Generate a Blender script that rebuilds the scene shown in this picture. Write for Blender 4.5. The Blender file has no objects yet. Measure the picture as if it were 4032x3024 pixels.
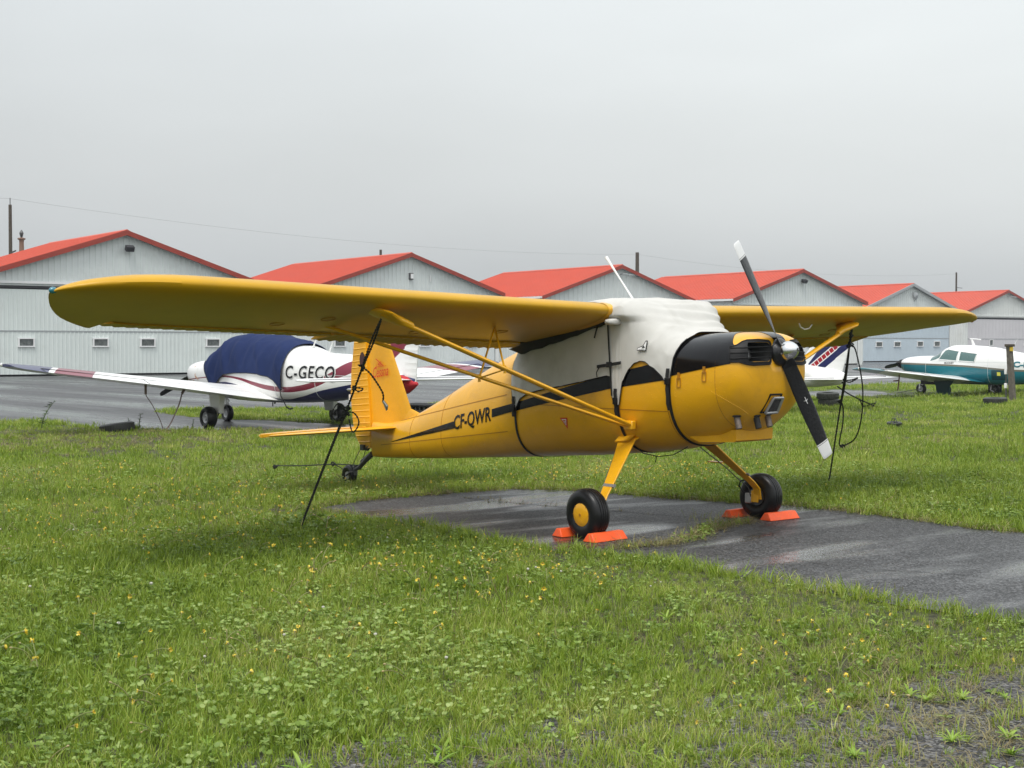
import bpy, bmesh, math, random
import numpy as np
from math import radians as R_, sin, cos, pi
from mathutils import Vector, Matrix, noise
random.seed(7); rng = np.random.default_rng(7)
S = bpy.context.scene
COL = S.collection

# ------------------------------------------------------------------ camera, world, sun, exposure
cam = bpy.data.cameras.new('camera'); camo = bpy.data.objects.new('camera', cam); COL.objects.link(camo)
cam.sensor_width = 36; cam.lens = 36 * 5604 / 4032; cam.clip_end = 3000; cam.clip_start = .1
camo.location = (8.0807, -8.5726, 1.5059)
camo.rotation_euler = (R_(90 - 1.533), 0, R_(140.027 - 90))
S.camera = camo
S.view_settings.view_transform = 'Standard'; S.view_settings.look = 'None'
S.view_settings.gamma = 1; S.view_settings.use_curve_mapping = False
S.view_settings.exposure = 0.26
SUN_EL, SUN_AZ = R_(64), R_(-62)
W = bpy.data.worlds.new('World'); S.world = W; W.use_nodes = True
nt = W.node_tree; nt.nodes.clear()
def N(nt, typ, **kw):
    n = nt.nodes.new(typ)
    for k, v in kw.items():
        if k.startswith('i_'):
            n.inputs[k[2:].replace('_', ' ')].default_value = v
        else: setattr(n, k, v)
    return n
def world():
    L = nt.links
    sky = N(nt, 'ShaderNodeTexSky', sky_type='NISHITA', sun_disc=False, sun_elevation=SUN_EL, sun_rotation=pi / 2 - SUN_AZ)
    sky.air_density = 2.5; sky.dust_density = 6; sky.ozone_density = 1
    hs = N(nt, 'ShaderNodeHueSaturation'); hs.inputs['Saturation'].default_value = .25; L.new(sky.outputs[0], hs.inputs['Color'])
    b1 = N(nt, 'ShaderNodeBackground'); b1.inputs['Strength'].default_value = .05; L.new(hs.outputs[0], b1.inputs[0])
    tc = N(nt, 'ShaderNodeTexCoord'); sp = N(nt, 'ShaderNodeSeparateXYZ'); L.new(tc.outputs['Generated'], sp.inputs[0])
    # overcast luminance rises from horizon to zenith
    mr = N(nt, 'ShaderNodeMapRange'); L.new(sp.outputs['Z'], mr.inputs[0])
    mr.inputs[1].default_value = 0; mr.inputs[2].default_value = 1; mr.inputs[3].default_value = .45; mr.inputs[4].default_value = .96
    mp = N(nt, 'ShaderNodeMapping'); mp.inputs['Scale'].default_value = (1.2, 1.2, 4.5); L.new(tc.outputs['Generated'], mp.inputs[0])
    nz = N(nt, 'ShaderNodeTexNoise'); nz.inputs['Scale'].default_value = 1.3; nz.inputs['Detail'].default_value = 4; nz.inputs['Roughness'].default_value = .45
    L.new(mp.outputs[0], nz.inputs[0])
    mr2 = N(nt, 'ShaderNodeMapRange'); L.new(nz.outputs[0], mr2.inputs[0]); mr2.inputs[1].default_value = .3; mr2.inputs[2].default_value = .7
    mr2.inputs[3].default_value = .88; mr2.inputs[4].default_value = 1.1
    # the cloud deck is thinner towards the north east (right of the view)
    dp = N(nt, 'ShaderNodeVectorMath', operation='DOT_PRODUCT'); dp.inputs[1].default_value = (.64, .77, 0); L.new(tc.outputs['Generated'], dp.inputs[0])
    mr3 = N(nt, 'ShaderNodeMapRange'); L.new(dp.outputs['Value'], mr3.inputs[0]); mr3.inputs[1].default_value = -1; mr3.inputs[2].default_value = 1
    mr3.inputs[3].default_value = .72; mr3.inputs[4].default_value = 1.20
    m1 = N(nt, 'ShaderNodeMath', operation='MULTIPLY'); L.new(mr.outputs[0], m1.inputs[0]); L.new(mr2.outputs[0], m1.inputs[1])
    m2 = N(nt, 'ShaderNodeMath', operation='MULTIPLY'); L.new(m1.outputs[0], m2.inputs[0]); L.new(mr3.outputs[0], m2.inputs[1])
    cr = N(nt, 'ShaderNodeMix', data_type='RGBA'); L.new(mr3.outputs[0], cr.inputs[0])
    cr.inputs[6].default_value = (.82, .92, 1.07, 1); cr.inputs[7].default_value = (.93, .985, 1.01, 1)
    b2 = N(nt, 'ShaderNodeBackground'); L.new(cr.outputs[2], b2.inputs[0]); L.new(m2.outputs[0], b2.inputs[1])
    ad = N(nt, 'ShaderNodeAddShader'); L.new(b1.outputs[0], ad.inputs[0]); L.new(b2.outputs[0], ad.inputs[1])
    out = N(nt, 'ShaderNodeOutputWorld'); L.new(ad.outputs[0], out.inputs[0])
world()
sun = bpy.data.lights.new('sun', 'SUN'); sun.energy = 1.5; sun.angle = R_(24); sun.color = (1, .97, .92)
suno = bpy.data.objects.new('sun', sun); COL.objects.link(suno)
sd = Vector((cos(SUN_EL) * cos(SUN_AZ), cos(SUN_EL) * sin(SUN_AZ), sin(SUN_EL)))
suno.rotation_euler = sd.to_track_quat('Z', 'Y').to_euler(); suno.location = sd * 50

# ------------------------------------------------------------------ helpers
def tag(o, label=None, cat=None, group=None, kind=None):
    if label: o['label'] = label
    if cat: o['category'] = cat
    if group: o['group'] = group
    if kind: o['kind'] = kind
    return o
def empty(name, loc=(0, 0, 0), rz=0, parent=None):
    o = bpy.data.objects.new(name, None); COL.objects.link(o); o.location = loc; o.rotation_euler = (0, 0, rz)
    o.empty_display_size = .2
    if parent: o.parent = parent
    return o
class MB:
    def __init__(s): s.v = []; s.f = []; s.m = []; s.sm = []
    def add(s, vs, fs, mi=0, smooth=False):
        b = len(s.v); s.v += [tuple(v) for v in vs]
        for f in fs: s.f.append(tuple(b + i for i in f)); s.m.append(mi); s.sm.append(smooth)
        return s
    def box(s, c, d, mi=0, M=None):
        x, y, z = d[0] / 2, d[1] / 2, d[2] / 2
        vs = [Vector((i * x, j * y, k * z)) for i in (-1, 1) for j in (-1, 1) for k in (-1, 1)]
        if M is not None: vs = [M @ v for v in vs]
        vs = [v + Vector(c) for v in vs]
        return s.add(vs, [(0, 1, 3, 2), (4, 6, 7, 5), (0, 4, 5, 1), (2, 3, 7, 6), (0, 2, 6, 4), (1, 5, 7, 3)], mi)
    def grid(s, rows, mi=0, smooth=True, closev=False, closeu=False, mf=None):
        n = len(rows); m = len(rows[0]); b = len(s.v)
        for r in rows: s.v += [tuple(p) for p in r]
        for i in range(n if closeu else n - 1):
            for j in range(m if closev else m - 1):
                a = b + i * m + j; c = b + i * m + (j + 1) % m
                i2 = (i + 1) % n
                s.f.append((a, c, b + i2 * m + (j + 1) % m, b + i2 * m + j)); s.m.append(mf(i, j) if mf else mi); s.sm.append(smooth)
        return s
    def cap(s, ring, mi=0):
        b = len(s.v); s.v += [tuple(p) for p in ring]; s.f.append(tuple(range(b, b + len(ring)))); s.m.append(mi); s.sm.append(False); return s
    def tube(s, pts, r, n=10, mi=0, sq=1.0, up=None, caps=True):
        pts = [Vector(p) for p in pts]; k = len(pts)
        rs = r if isinstance(r, (list, tuple)) else [r] * k
        rows = []; ref = None
        for i, p in enumerate(pts):
            t = (pts[min(i + 1, k - 1)] - pts[max(i - 1, 0)]).normalized()
            if ref is None:
                ref = Vector(up) if up else (Vector((0, 0, 1)) if abs(t.z) < .9 else Vector((1, 0, 0)))
            a = t.cross(ref).normalized(); b_ = a.cross(t).normalized(); ref = b_
            rows.append([p + a * cos(q) * rs[i] * sq + b_ * sin(q) * rs[i] for q in [2 * pi * j / n for j in range(n)]])
        s.grid(rows, mi, True, closev=True)
        if caps: s.cap(rows[0][::-1], mi); s.cap(rows[-1], mi)
        return s
    def lathe(s, c, prof, axis='y', n=40, mi=0, mf=None, smooth=True):
        # prof: (offset along axis, radius)
        rows = []
        for a, r in prof:
            row = []
            for j in range(n):
                q = 2 * pi * j / n
                if axis == 'y': v = (r * cos(q), a, r * sin(q))
                elif axis == 'x': v = (a, r * cos(q), r * sin(q))
                else: v = (r * cos(q), r * sin(q), a)
                row.append(Vector(v) + Vector(c))
            rows.append(row)
        return s.grid(rows, mi, smooth, closev=True, mf=mf)
    def mesh(s, name, mats, sharp=None):
        me = bpy.data.meshes.new(name); me.from_pydata(s.v, [], s.f)
        for m in (mats if isinstance(mats, (list, tuple)) else [mats]): me.materials.append(m)
        me.polygons.foreach_set('material_index', s.m); me.polygons.foreach_set('use_smooth', s.sm)
        me.update()
        bm = bmesh.new(); bm.from_mesh(me); bmesh.ops.remove_doubles(bm, verts=bm.verts, dist=1e-5)
        bmesh.ops.recalc_face_normals(bm, faces=bm.faces); bm.to_mesh(me); bm.free()
        if sharp is not None: me.set_sharp_from_angle(angle=R_(sharp))
        return me
    def build(s, name, mats, parent=None, sharp=35, loc=None):
        o = bpy.data.objects.new(name, s.mesh(name, mats, sharp)); COL.objects.link(o)
        if parent: o.parent = parent
        if loc: o.location = loc
        return o
def bevel(o, w=.004, n=2):
    m = o.modifiers.new('bevel', 'BEVEL'); m.width = w; m.segments = n; m.limit_method = 'ANGLE'; return o
def bake(o):
    dg = bpy.context.evaluated_depsgraph_get(); dg.update()
    me = bpy.data.meshes.new_from_object(o.evaluated_get(dg)); o.modifiers.clear(); o.data = me; return o
def interp(xs, ys, x):
    return float(np.interp(x, xs, ys))
def sinterp(tab, x):
    """smooth (pchip like) interpolation of a table [(x, v...)] sorted by x"""
    xs = [t[0] for t in tab]
    if x <= xs[0]: return list(tab[0][1:])
    if x >= xs[-1]: return list(tab[-1][1:])
    i = max(j for j in range(len(xs) - 1) if xs[j] <= x)
    h = xs[i + 1] - xs[i]; t = (x - xs[i]) / h; out = []
    def slope(k, c):
        if k == 0 or k == len(xs) - 1:
            a, b = (0, 1) if k == 0 else (len(xs) - 2, len(xs) - 1)
            return (tab[b][c] - tab[a][c]) / (xs[b] - xs[a])
        d0 = (tab[k][c] - tab[k - 1][c]) / (xs[k] - xs[k - 1]); d1 = (tab[k + 1][c] - tab[k][c]) / (xs[k + 1] - xs[k])
        if d0 * d1 <= 0: return 0
        return 2 * d0 * d1 / (d0 + d1)
    for c in range(1, len(tab[0])):
        p0, p1 = tab[i][c], tab[i + 1][c]; m0, m1 = slope(i, c) * h, slope(i + 1, c) * h
        out.append((2 * t**3 - 3 * t**2 + 1) * p0 + (t**3 - 2 * t**2 + t) * m0 + (-2 * t**3 + 3 * t**2) * p1 + (t**3 - t**2) * m1)
    return out

# ------------------------------------------------------------------ materials
def mat(name, col, rough=.5, metal=0, coat=0, spec=.5, noise_amt=0, nscale=5, bump=0, bscale=50, dirt=None, dscale=3, damt=.5, trans=0, col2=None, bdist=.02, coords='Object', rvar=0):
    m = bpy.data.materials.new(name); m.use_nodes = True; t = m.node_tree; L = t.links; b = t.nodes['Principled BSDF']
    b.inputs['Base Color'].default_value = (*col, 1); b.inputs['Roughness'].default_value = rough; b.inputs['Metallic'].default_value = metal
    b.inputs['Coat Weight'].default_value = coat; b.inputs['Coat Roughness'].default_value = .12; b.inputs['Specular IOR Level'].default_value = spec
    tc = N(t, 'ShaderNodeTexCoord'); c = None
    if noise_amt or col2:
        nz = N(t, 'ShaderNodeTexNoise'); nz.inputs['Scale'].default_value = nscale; nz.inputs['Detail'].default_value = 6; nz.inputs['Roughness'].default_value = .6
        L.new(tc.outputs[coords], nz.inputs[0])
        mx = N(t, 'ShaderNodeMix', data_type='RGBA')
        a = col2 if col2 else tuple(x * (1 - noise_amt) for x in col); bb = col if col2 else tuple(min(1, x * (1 + noise_amt)) for x in col)
        mx.inputs[6].default_value = (*a, 1); mx.inputs[7].default_value = (*bb, 1)
        mr = N(t, 'ShaderNodeMapRange'); mr.inputs[1].default_value = .3; mr.inputs[2].default_value = .7; L.new(nz.outputs[0], mr.inputs[0]); L.new(mr.outputs[0], mx.inputs[0])
        c = mx.outputs[2]
    if dirt:
        nz = N(t, 'ShaderNodeTexNoise'); nz.inputs['Scale'].default_value = dscale; nz.inputs['Detail'].default_value = 8; nz.inputs['Roughness'].default_value = .7; nz.inputs['Distortion'].default_value = .6
        L.new(tc.outputs[coords], nz.inputs[0])
        mr = N(t, 'ShaderNodeMapRange'); mr.inputs[1].default_value = .52; mr.inputs[2].default_value = .78; mr.inputs[4].default_value = damt; L.new(nz.outputs[0], mr.inputs[0])
        mx = N(t, 'ShaderNodeMix', data_type='RGBA'); L.new(mr.outputs[0], mx.inputs[0])
        if c: L.new(c, mx.inputs[6])
        else: mx.inputs[6].default_value = (*col, 1)
        mx.inputs[7].default_value = (*dirt, 1); c = mx.outputs[2]
    if c: L.new(c, b.inputs['Base Color'])
    if rvar:
        nz = N(t, 'ShaderNodeTexNoise'); nz.inputs['Scale'].default_value = nscale * 2; nz.inputs['Detail'].default_value = 5; L.new(tc.outputs[coords], nz.inputs[0])
        mr = N(t, 'ShaderNodeMapRange'); mr.inputs[3].default_value = max(0, rough - rvar); mr.inputs[4].default_value = rough + rvar; L.new(nz.outputs[0], mr.inputs[0]); L.new(mr.outputs[0], b.inputs['Roughness'])
    if bump:
        nz = N(t, 'ShaderNodeTexNoise'); nz.inputs['Scale'].default_value = bscale; nz.inputs['Detail'].default_value = 4
        L.new(tc.outputs[coords], nz.inputs[0]); bp = N(t, 'ShaderNodeBump'); bp.inputs['Strength'].default_value = bump; bp.inputs['Distance'].default_value = bdist
        L.new(nz.outputs[0], bp.inputs['Height']); L.new(bp.outputs[0], b.inputs['Normal'])
    return m
def drops(m, scale=55, strength=.35):
    """rain drops standing on a painted surface"""
    t = m.node_tree; L = t.links; b = t.nodes['Principled BSDF']; tc = N(t, 'ShaderNodeTexCoord')
    vo = N(t, 'ShaderNodeTexVoronoi'); vo.inputs['Scale'].default_value = scale; vo.inputs['Randomness'].default_value = 1; L.new(tc.outputs['Object'], vo.inputs['Vector'])
    mr = N(t, 'ShaderNodeMapRange'); mr.inputs[1].default_value = .0; mr.inputs[2].default_value = .28; mr.inputs[3].default_value = 1; mr.inputs[4].default_value = 0; L.new(vo.outputs['Distance'], mr.inputs[0])
    se = N(t, 'ShaderNodeSeparateColor'); L.new(vo.outputs['Color'], se.inputs[0])
    gt = N(t, 'ShaderNodeMath', operation='GREATER_THAN'); gt.inputs[1].default_value = .6; L.new(se.outputs[0], gt.inputs[0])
    mu = N(t, 'ShaderNodeMath', operation='MULTIPLY'); L.new(mr.outputs[0], mu.inputs[0]); L.new(gt.outputs[0], mu.inputs[1])
    bp = N(t, 'ShaderNodeBump'); bp.inputs['Strength'].default_value = strength; bp.inputs['Distance'].default_value = .004; L.new(mu.outputs[0], bp.inputs['Height'])
    if b.inputs['Normal'].links: L.new(b.inputs['Normal'].links[0].from_socket, bp.inputs['Normal'])
    L.new(bp.outputs[0], b.inputs['Normal']); return m
YEL = (.78, .39, .007)
M = {}
M['yellow'] = drops(mat('yellow_paint', YEL, .33, coat=.35, noise_amt=.07, nscale=2.5, dirt=(.50, .235, .02), dscale=2.6, damt=.6, bump=.12, bscale=9, bdist=.03, rvar=.08), 48, .6)
M['yellow_wing'] = mat('yellow_fabric_paint', (.54, .295, .005), .40, coat=.06, spec=.35, noise_amt=.06, nscale=2, dirt=(.40, .24, .03), dscale=3.5, damt=.35, bump=.08, bscale=5, bdist=.03)
_t = M['yellow'].node_tree; _b = _t.nodes['Principled BSDF']; _tc = N(_t, 'ShaderNodeTexCoord'); _mp = N(_t, 'ShaderNodeMapping'); _mp.inputs['Scale'].default_value = (1, 1, 2.6); _t.links.new(_tc.outputs['Object'], _mp.inputs[0])
_n = N(_t, 'ShaderNodeTexNoise'); _n.inputs['Scale'].default_value = 5.5; _n.inputs['Detail'].default_value = 9; _n.inputs['Roughness'].default_value = .62; _n.inputs['Distortion'].default_value = .8; _t.links.new(_mp.outputs[0], _n.inputs[0])
_r = N(_t, 'ShaderNodeMapRange'); _r.inputs[1].default_value = .665; _r.inputs[2].default_value = .70; _r.inputs[4].default_value = .55; _t.links.new(_n.outputs[0], _r.inputs[0])
_m = N(_t, 'ShaderNodeMix', data_type='RGBA'); _t.links.new(_b.inputs['Base Color'].links[0].from_socket, _m.inputs[6]); _m.inputs[7].default_value = (.78, .50, .12, 1); _t.links.new(_r.outputs[0], _m.inputs[0]); _t.links.new(_m.outputs[2], _b.inputs['Base Color'])
M['yellow_dark'] = mat('yellow_seam', (.42, .18, .01), .5)
M['black_paint'] = drops(mat('black_paint', (.005, .005, .006), .16, coat=.1, spec=.28, rvar=.06, nscale=3))
M['black'] = mat('black_rubber_trim', (.007, .007, .008), .55, spec=.3)
M['dark_cavity'] = mat('dark_metal_cavity_shade', (.02, .02, .02), .8, noise_amt=.5, nscale=20)  # dark metal parts; its near-black also paints the shade inside inlets and holes
M['tyre'] = mat('wet_tyre_rubber', (.006, .006, .007), .38, coat=.08, spec=.35, noise_amt=.3, nscale=18, dirt=(.025, .023, .02), dscale=9, damt=.3, bump=.08, bscale=60, bdist=.003, rvar=.12)
M['old_tyre'] = mat('old_tyre_rubber', (.022, .024, .02), .5, dirt=(.04, .055, .02), dscale=8, damt=.8, bump=.4, bscale=20)
M['chrome'] = mat('polished_spinner', (.72, .73, .74), .22, metal=1, noise_amt=.08, nscale=8, rvar=.08)
M['alu'] = mat('dull_aluminium', (.42, .42, .42), .45, metal=.8, noise_amt=.2, nscale=12)
M['exhaust'] = mat('exhaust_pipe_steel', (.17, .14, .12), .6, metal=.6, noise_amt=.4, nscale=25)
M['prop'] = mat('black_propeller_paint', (.008, .008, .010), .34, coat=.1, bump=.7, bscale=45, bdist=.006, rvar=.15, nscale=8)
M['white_paint'] = mat('white_paint', (.78, .78, .77), .3, coat=.3)
M['white_far'] = mat('white_aircraft_paint', (.82, .82, .81), .3, coat=.3, noise_amt=.03, nscale=1.5, dirt=(.55, .54, .5), dscale=2, damt=.3)
M['cover_trim'] = mat('black_webbing', (.012, .012, .013), .75, bump=.3, bscale=200, bdist=.002)
M['orange'] = mat('orange_rubber', (.86, .10, .015), .5, noise_amt=.1, nscale=8, dirt=(.42, .12, .06), dscale=10, damt=.85, bump=.2, bscale=40, bdist=.004)
M['rope'] = mat('dark_rope', (.035, .037, .03), .85, col2=(.012, .014, .012), nscale=90)
M['steel'] = mat('weathered_steel', (.10, .10, .10), .5, metal=.5, noise_amt=.3, nscale=20)
M['blue_light'] = mat('green_lens', (.01, .16, .22), .15, coat=1)
M['red'] = mat('red_paint', (.42, .02, .02), .45)
M['red_print'] = mat('red_lettering', (.60, .045, .012), .5)
M['red_cloth'] = mat('red_cloth', (.45, .02, .03), .8, bump=.4, bscale=12)
M['maroon'] = mat('maroon_paint', (.19, .012, .03), .35, coat=.3)
M['navy'] = mat('navy_paint', (.012, .014, .10), .35, coat=.3)
M['teal'] = mat('teal_paint', (.01, .15, .19), .35, coat=.3)
M['roof'] = mat('red_roof_metal', (.52, .068, .030), .5, noise_amt=.06, nscale=.8, dirt=(.45, .06, .04), dscale=.7, damt=.4, rvar=.1)
M['fascia'] = mat('red_fascia', (.30, .036, .02), .5, noise_amt=.1, nscale=2)
M['fascia_grey'] = mat('grey_fascia', (.34, .36, .37), .5)
M['wall'] = mat('grey_cladding', (.66, .70, .69), .5, noise_amt=.04, nscale=.6, dirt=(.42, .43, .40), dscale=.9, damt=.35)
M['wall_white'] = mat('white_cladding', (.70, .72, .70), .5, noise_amt=.04, nscale=.6, dirt=(.5, .49, .44), dscale=.9, damt=.35)
M['door_grey'] = mat('grey_door_cladding', (.66, .71, .69), .5, noise_amt=.04, nscale=.5, dirt=(.45, .47, .44), dscale=1.2, damt=.3)
M['door_blue'] = mat('bluish_door_cladding', (.50, .58, .64), .5, noise_amt=.04, nscale=.5, dirt=(.40, .45, .48), dscale=1.2, damt=.3)
M['door_pink'] = mat('pale_mauve_door_cladding', (.60, .58, .60), .5, noise_amt=.04, nscale=.5)
M['trim_dark'] = mat('dark_gap', (.03, .03, .035), .7)
M['frame_white'] = mat('white_window_frame', (.8, .8, .8), .45)
M['pane'] = mat('window_glass', (.10, .11, .11), .12, coat=.5, noise_amt=.6, nscale=6)
M['wood_pole'] = mat('weathered_wood', (.07, .055, .04), .85, noise_amt=.35, nscale=9, bump=.4, bscale=20)
M['post_wood'] = mat('grey_post_wood', (.13, .115, .095), .85, noise_amt=.3, nscale=12, bump=.4, bscale=25)
M['wire'] = mat('overhead_wire', (.22, .225, .23), .7)
M['insulator'] = mat('brown_ceramic', (.22, .12, .08), .5)
M['grey_box'] = mat('grey_transformer', (.38, .40, .41), .5)
M['skin_print'] = mat('tan_print', (.55, .33, .22), .5)
M['glass'] = mat('aircraft_glass', (.10, .20, .19), .08, coat=1)
M['glass'].node_tree.nodes['Principled BSDF'].inputs['Transmission Weight'].default_value = .35
M['yellow_tag'] = mat('yellow_reflector', (.55, .38, .03), .4)
M['weed'] = mat('weed_leaf', (.07, .12, .025), .6, noise_amt=.3, nscale=8)

def cloth_mat(name, col, dirt, fold=1.0):
    m = mat(name, col, .85, noise_amt=.05, nscale=4, dirt=dirt, dscale=3, damt=.5, spec=.2)
    t = m.node_tree; L = t.links; b = t.nodes['Principled BSDF']; tc = N(t, 'ShaderNodeTexCoord')
    n1 = N(t, 'ShaderNodeTexNoise'); n1.inputs['Scale'].default_value = 9; n1.inputs['Detail'].default_value = 3; n1.inputs['Distortion'].default_value = .9; n1.noise_type = 'RIDGED_MULTIFRACTAL'; n1.inputs['Scale'].default_value = 3.2; n1.inputs['Roughness'].default_value = .45
    mp = N(t, 'ShaderNodeMapping'); mp.inputs['Scale'].default_value = (1, 1, .55); mp.inputs['Rotation'].default_value = (.2, .5, 0)
    L.new(tc.outputs['Object'], mp.inputs[0]); L.new(mp.outputs[0], n1.inputs[0])
    bp = N(t, 'ShaderNodeBump'); bp.inputs['Strength'].default_value = .30 * fold; bp.inputs['Distance'].default_value = .02; L.new(n1.outputs[0], bp.inputs['Height']); L.new(bp.outputs[0], b.inputs['Normal'])
    return m
M['cover'] = cloth_mat('pale_canvas', (.54, .53, .50), (.38, .37, .33))
M['blue_cover'] = cloth_mat('navy_canvas', (.012, .024, .085), (.03, .05, .14), 1.6)

# ---- masks for painted schemes, in object coordinates
class MaskMat:
    def __init__(s, m):
        s.m = m; s.t = m.node_tree; s.b = s.t.nodes['Principled BSDF']; s.tc = N(s.t, 'ShaderNodeTexCoord')
        sp = N(s.t, 'ShaderNodeSeparateXYZ'); s.t.links.new(s.tc.outputs['Object'], sp.inputs[0]); s.x, s.y, s.z = sp.outputs
    def op(s, o, a, b=None):
        n = N(s.t, 'ShaderNodeMath', operation=o)
        for i, v in enumerate((a, b)):
            if v is None: continue
            if isinstance(v, (int, float)): n.inputs[i].default_value = v
            else: s.t.links.new(v, n.inputs[i])
        return n.outputs[0]
    def lin(s, kx, ky, kz, c):
        r = s.op('MULTIPLY', s.x, kx); r = s.op('ADD', r, s.op('MULTIPLY', s.y, ky)); r = s.op('ADD', r, s.op('MULTIPLY', s.z, kz)); return s.op('ADD', r, c)
    def curve(s, v, pts, lo, hi, vlo, vhi):
        n = N(s.t, 'ShaderNodeFloatCurve'); a = s.op('DIVIDE', s.op('SUBTRACT', v, lo), hi - lo); s.t.links.new(a, n.inputs['Value'])
        cu = n.mapping.curves[0]
        P = [((x - lo) / (hi - lo), (y - vlo) / (vhi - vlo)) for x, y in pts]
        cu.points[0].location = P[0]; cu.points[1].location = P[-1]
        for p in P[1:-1]: cu.points.new(*p)
        n.mapping.update(); return s.op('ADD', s.op('MULTIPLY', n.outputs[0], vhi - vlo), vlo)
    def gt(s, a, b=0): return s.op('GREATER_THAN', a, b)
    def lt(s, a, b=0): return s.op('LESS_THAN', a, b)
    def mul(s, *a):
        r = a[0]
        for q in a[1:]: r = s.op('MULTIPLY', r, q)
        return r
    def paint(s, mask, col):
        mx = N(s.t, 'ShaderNodeMix', data_type='RGBA'); L = s.t.links; inp = s.b.inputs['Base Color']
        if inp.links: L.new(inp.links[0].from_socket, mx.inputs[6])
        else: mx.inputs[6].default_value = inp.default_value
        mx.inputs[7].default_value = (*col, 1); L.new(mask, mx.inputs[0]); L.new(mx.outputs[2], inp); return s

# ------------------------------------------------------------------ superelliptic hull
class Hull:
    """tab rows: x, z_bottom, z_top, half width, z of widest, upper exponent, lower exponent"""
    def __init__(s, tab): s.tab = sorted(tab); s.x0 = s.tab[0][0]; s.x1 = s.tab[-1][0]
    def P(s, x): return sinterp(s.tab, x)
    def pt(s, x, ph, off=0):
        zb, zt, w, zc, nu, nl = s.P(x)
        c, sn = cos(ph), sin(ph); n = nu if c > 0 else nl; h = (zt - zc) if c > 0 else (zc - zb)
        e = 2 / n
        y = w * math.copysign(abs(sn)**e, sn); z = zc + h * math.copysign(abs(c)**e, c)
        if off:
            gy = math.copysign((abs(y) / w)**(n - 1) / w, y); gz = math.copysign((abs(z - zc) / h)**(n - 1) / h, z - zc)
            l = math.hypot(gy, gz) or 1; y += off * gy / l; z += off * gz / l
        return Vector((x, y, z))
    def inside(s, x, y, z):
        if x > s.x1 or x < s.x0: return False
        zb, zt, w, zc, nu, nl = s.P(x); n = nu if z > zc else nl; h = (zt - zc) if z > zc else (zc - zb)
        return (abs(y) / w)**n + (abs(z - zc) / h)**n < 1
    def side_y(s, x, z):
        zb, zt, w, zc, nu, nl = s.P(x); n = nu if z > zc else nl; h = (zt - zc) if z > zc else (zc - zb)
        q = 1 - min(.999, abs(z - zc) / h)**n; return w * q**(1 / n)
    def phi(s, x, z):
        """angle (0 top, pi bottom) on the right side (-y) where height is z"""
        lo, hi = 0, pi
        for _ in range(40):
            m = (lo + hi) / 2
            if s.pt(x, m).z > z: lo = m
            else: hi = m
        return (lo + hi) / 2
    def plan(s, z, th, ox=.5, off=0):
        lo, hi = 0, 3
        for _ in range(36):
            m = (lo + hi) / 2
            if s.inside(ox + m * cos(th), m * sin(th), z): lo = m
            else: hi = m
        r = lo + off; return Vector((ox + r * cos(th), r * sin(th), z))
    def front_x(s, y, z):
        lo, hi = (s.x0 + s.x1) / 2, s.x1
        for _ in range(36):
            m = (lo + hi) / 2
            if s.inside(m, y, z): lo = m
            else: hi = m
        return lo
    def loft(s, xs, n=56, mb=None, mi=0, caps=True):
        mb = mb or MB()
        rows = [[s.pt(x, 2 * pi * j / n) for j in range(n)] for x in xs]
        mb.grid(rows, mi, True, closev=True)
        if caps: mb.cap(rows[0], mi); mb.cap(rows[-1][::-1], mi)
        return mb
def hull_patch(h, xs, z_lo, z_hi, side, off=.003, n=6, mb=None, mi=0):
    """sheet lying on the hull side between z_lo(x) and z_hi(x); side -1 right, +1 left"""
    mb = mb or MB(); rows = []
    for x in xs:
        a, b = h.phi(x, z_lo(x)), h.phi(x, z_hi(x))
        rows.append([h.pt(x, side * (a + (b - a) * j / n), off) for j in range(n + 1)])
    return mb.grid(rows, mi, True)
def strip_ring(h, xf, ph0, ph1, w, off, n=40, th=.004, mb=None):
    """webbing band round the hull; xf(phi) station"""
    mb = mb or MB(); rows = []
    for i in range(n + 1):
        p = ph0 + (ph1 - ph0) * i / n; x = xf(p)
        rows.append([h.pt(x - w / 2, p, off), h.pt(x - w / 2, p, off + th), h.pt(x + w / 2, p, off + th), h.pt(x + w / 2, p, off)])
    mb.grid(rows, 0, False, closev=True); mb.cap(rows[0]); mb.cap(rows[-1][::-1]); return mb

def text_mesh(txt, size=1, bold=0, xs=1.0, shear=0, spacing=1.0):
    cu = bpy.data.curves.new('t', 'FONT'); cu.body = txt; cu.size = size; cu.offset = bold; cu.shear = shear; cu.resolution_u = 3; cu.space_character = spacing
    o = bpy.data.objects.new('t', cu); COL.objects.link(o)
    dg = bpy.context.evaluated_depsgraph_get(); me = bpy.data.meshes.new_from_object(o.evaluated_get(dg))
    vs = [(v.co.x * xs, v.co.y) for v in me.vertices]; fs = [tuple(p.vertices) for p in me.polygons]
    bpy.data.objects.remove(o); bpy.data.meshes.remove(me)
    x0 = min(v[0] for v in vs); x1 = max(v[0] for v in vs); y0 = min(v[1] for v in vs); y1 = max(v[1] for v in vs)
    # refine long edges so the letters can follow curved skin
    bm = bmesh.new(); bv = [bm.verts.new((v[0], v[1], 0)) for v in vs]
    for f in fs:
        try: bm.faces.new([bv[i] for i in f])
        except ValueError: pass
    bmesh.ops.triangulate(bm, faces=bm.faces)
    for _ in range(3):
        es = [e for e in bm.edges if e.calc_length() > size * .18]
        if not es: break
        bmesh.ops.subdivide_edges(bm, edges=es, cuts=1); bmesh.ops.triangulate(bm, faces=bm.faces)
    bm.verts.index_update()
    out = [((v.co.x - x0) / (x1 - x0), (v.co.y - y0) / (y1 - y0)) for v in bm.verts]; F = [tuple(v.index for v in f.verts) for f in bm.faces]
    bm.free(); return out, F
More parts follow.
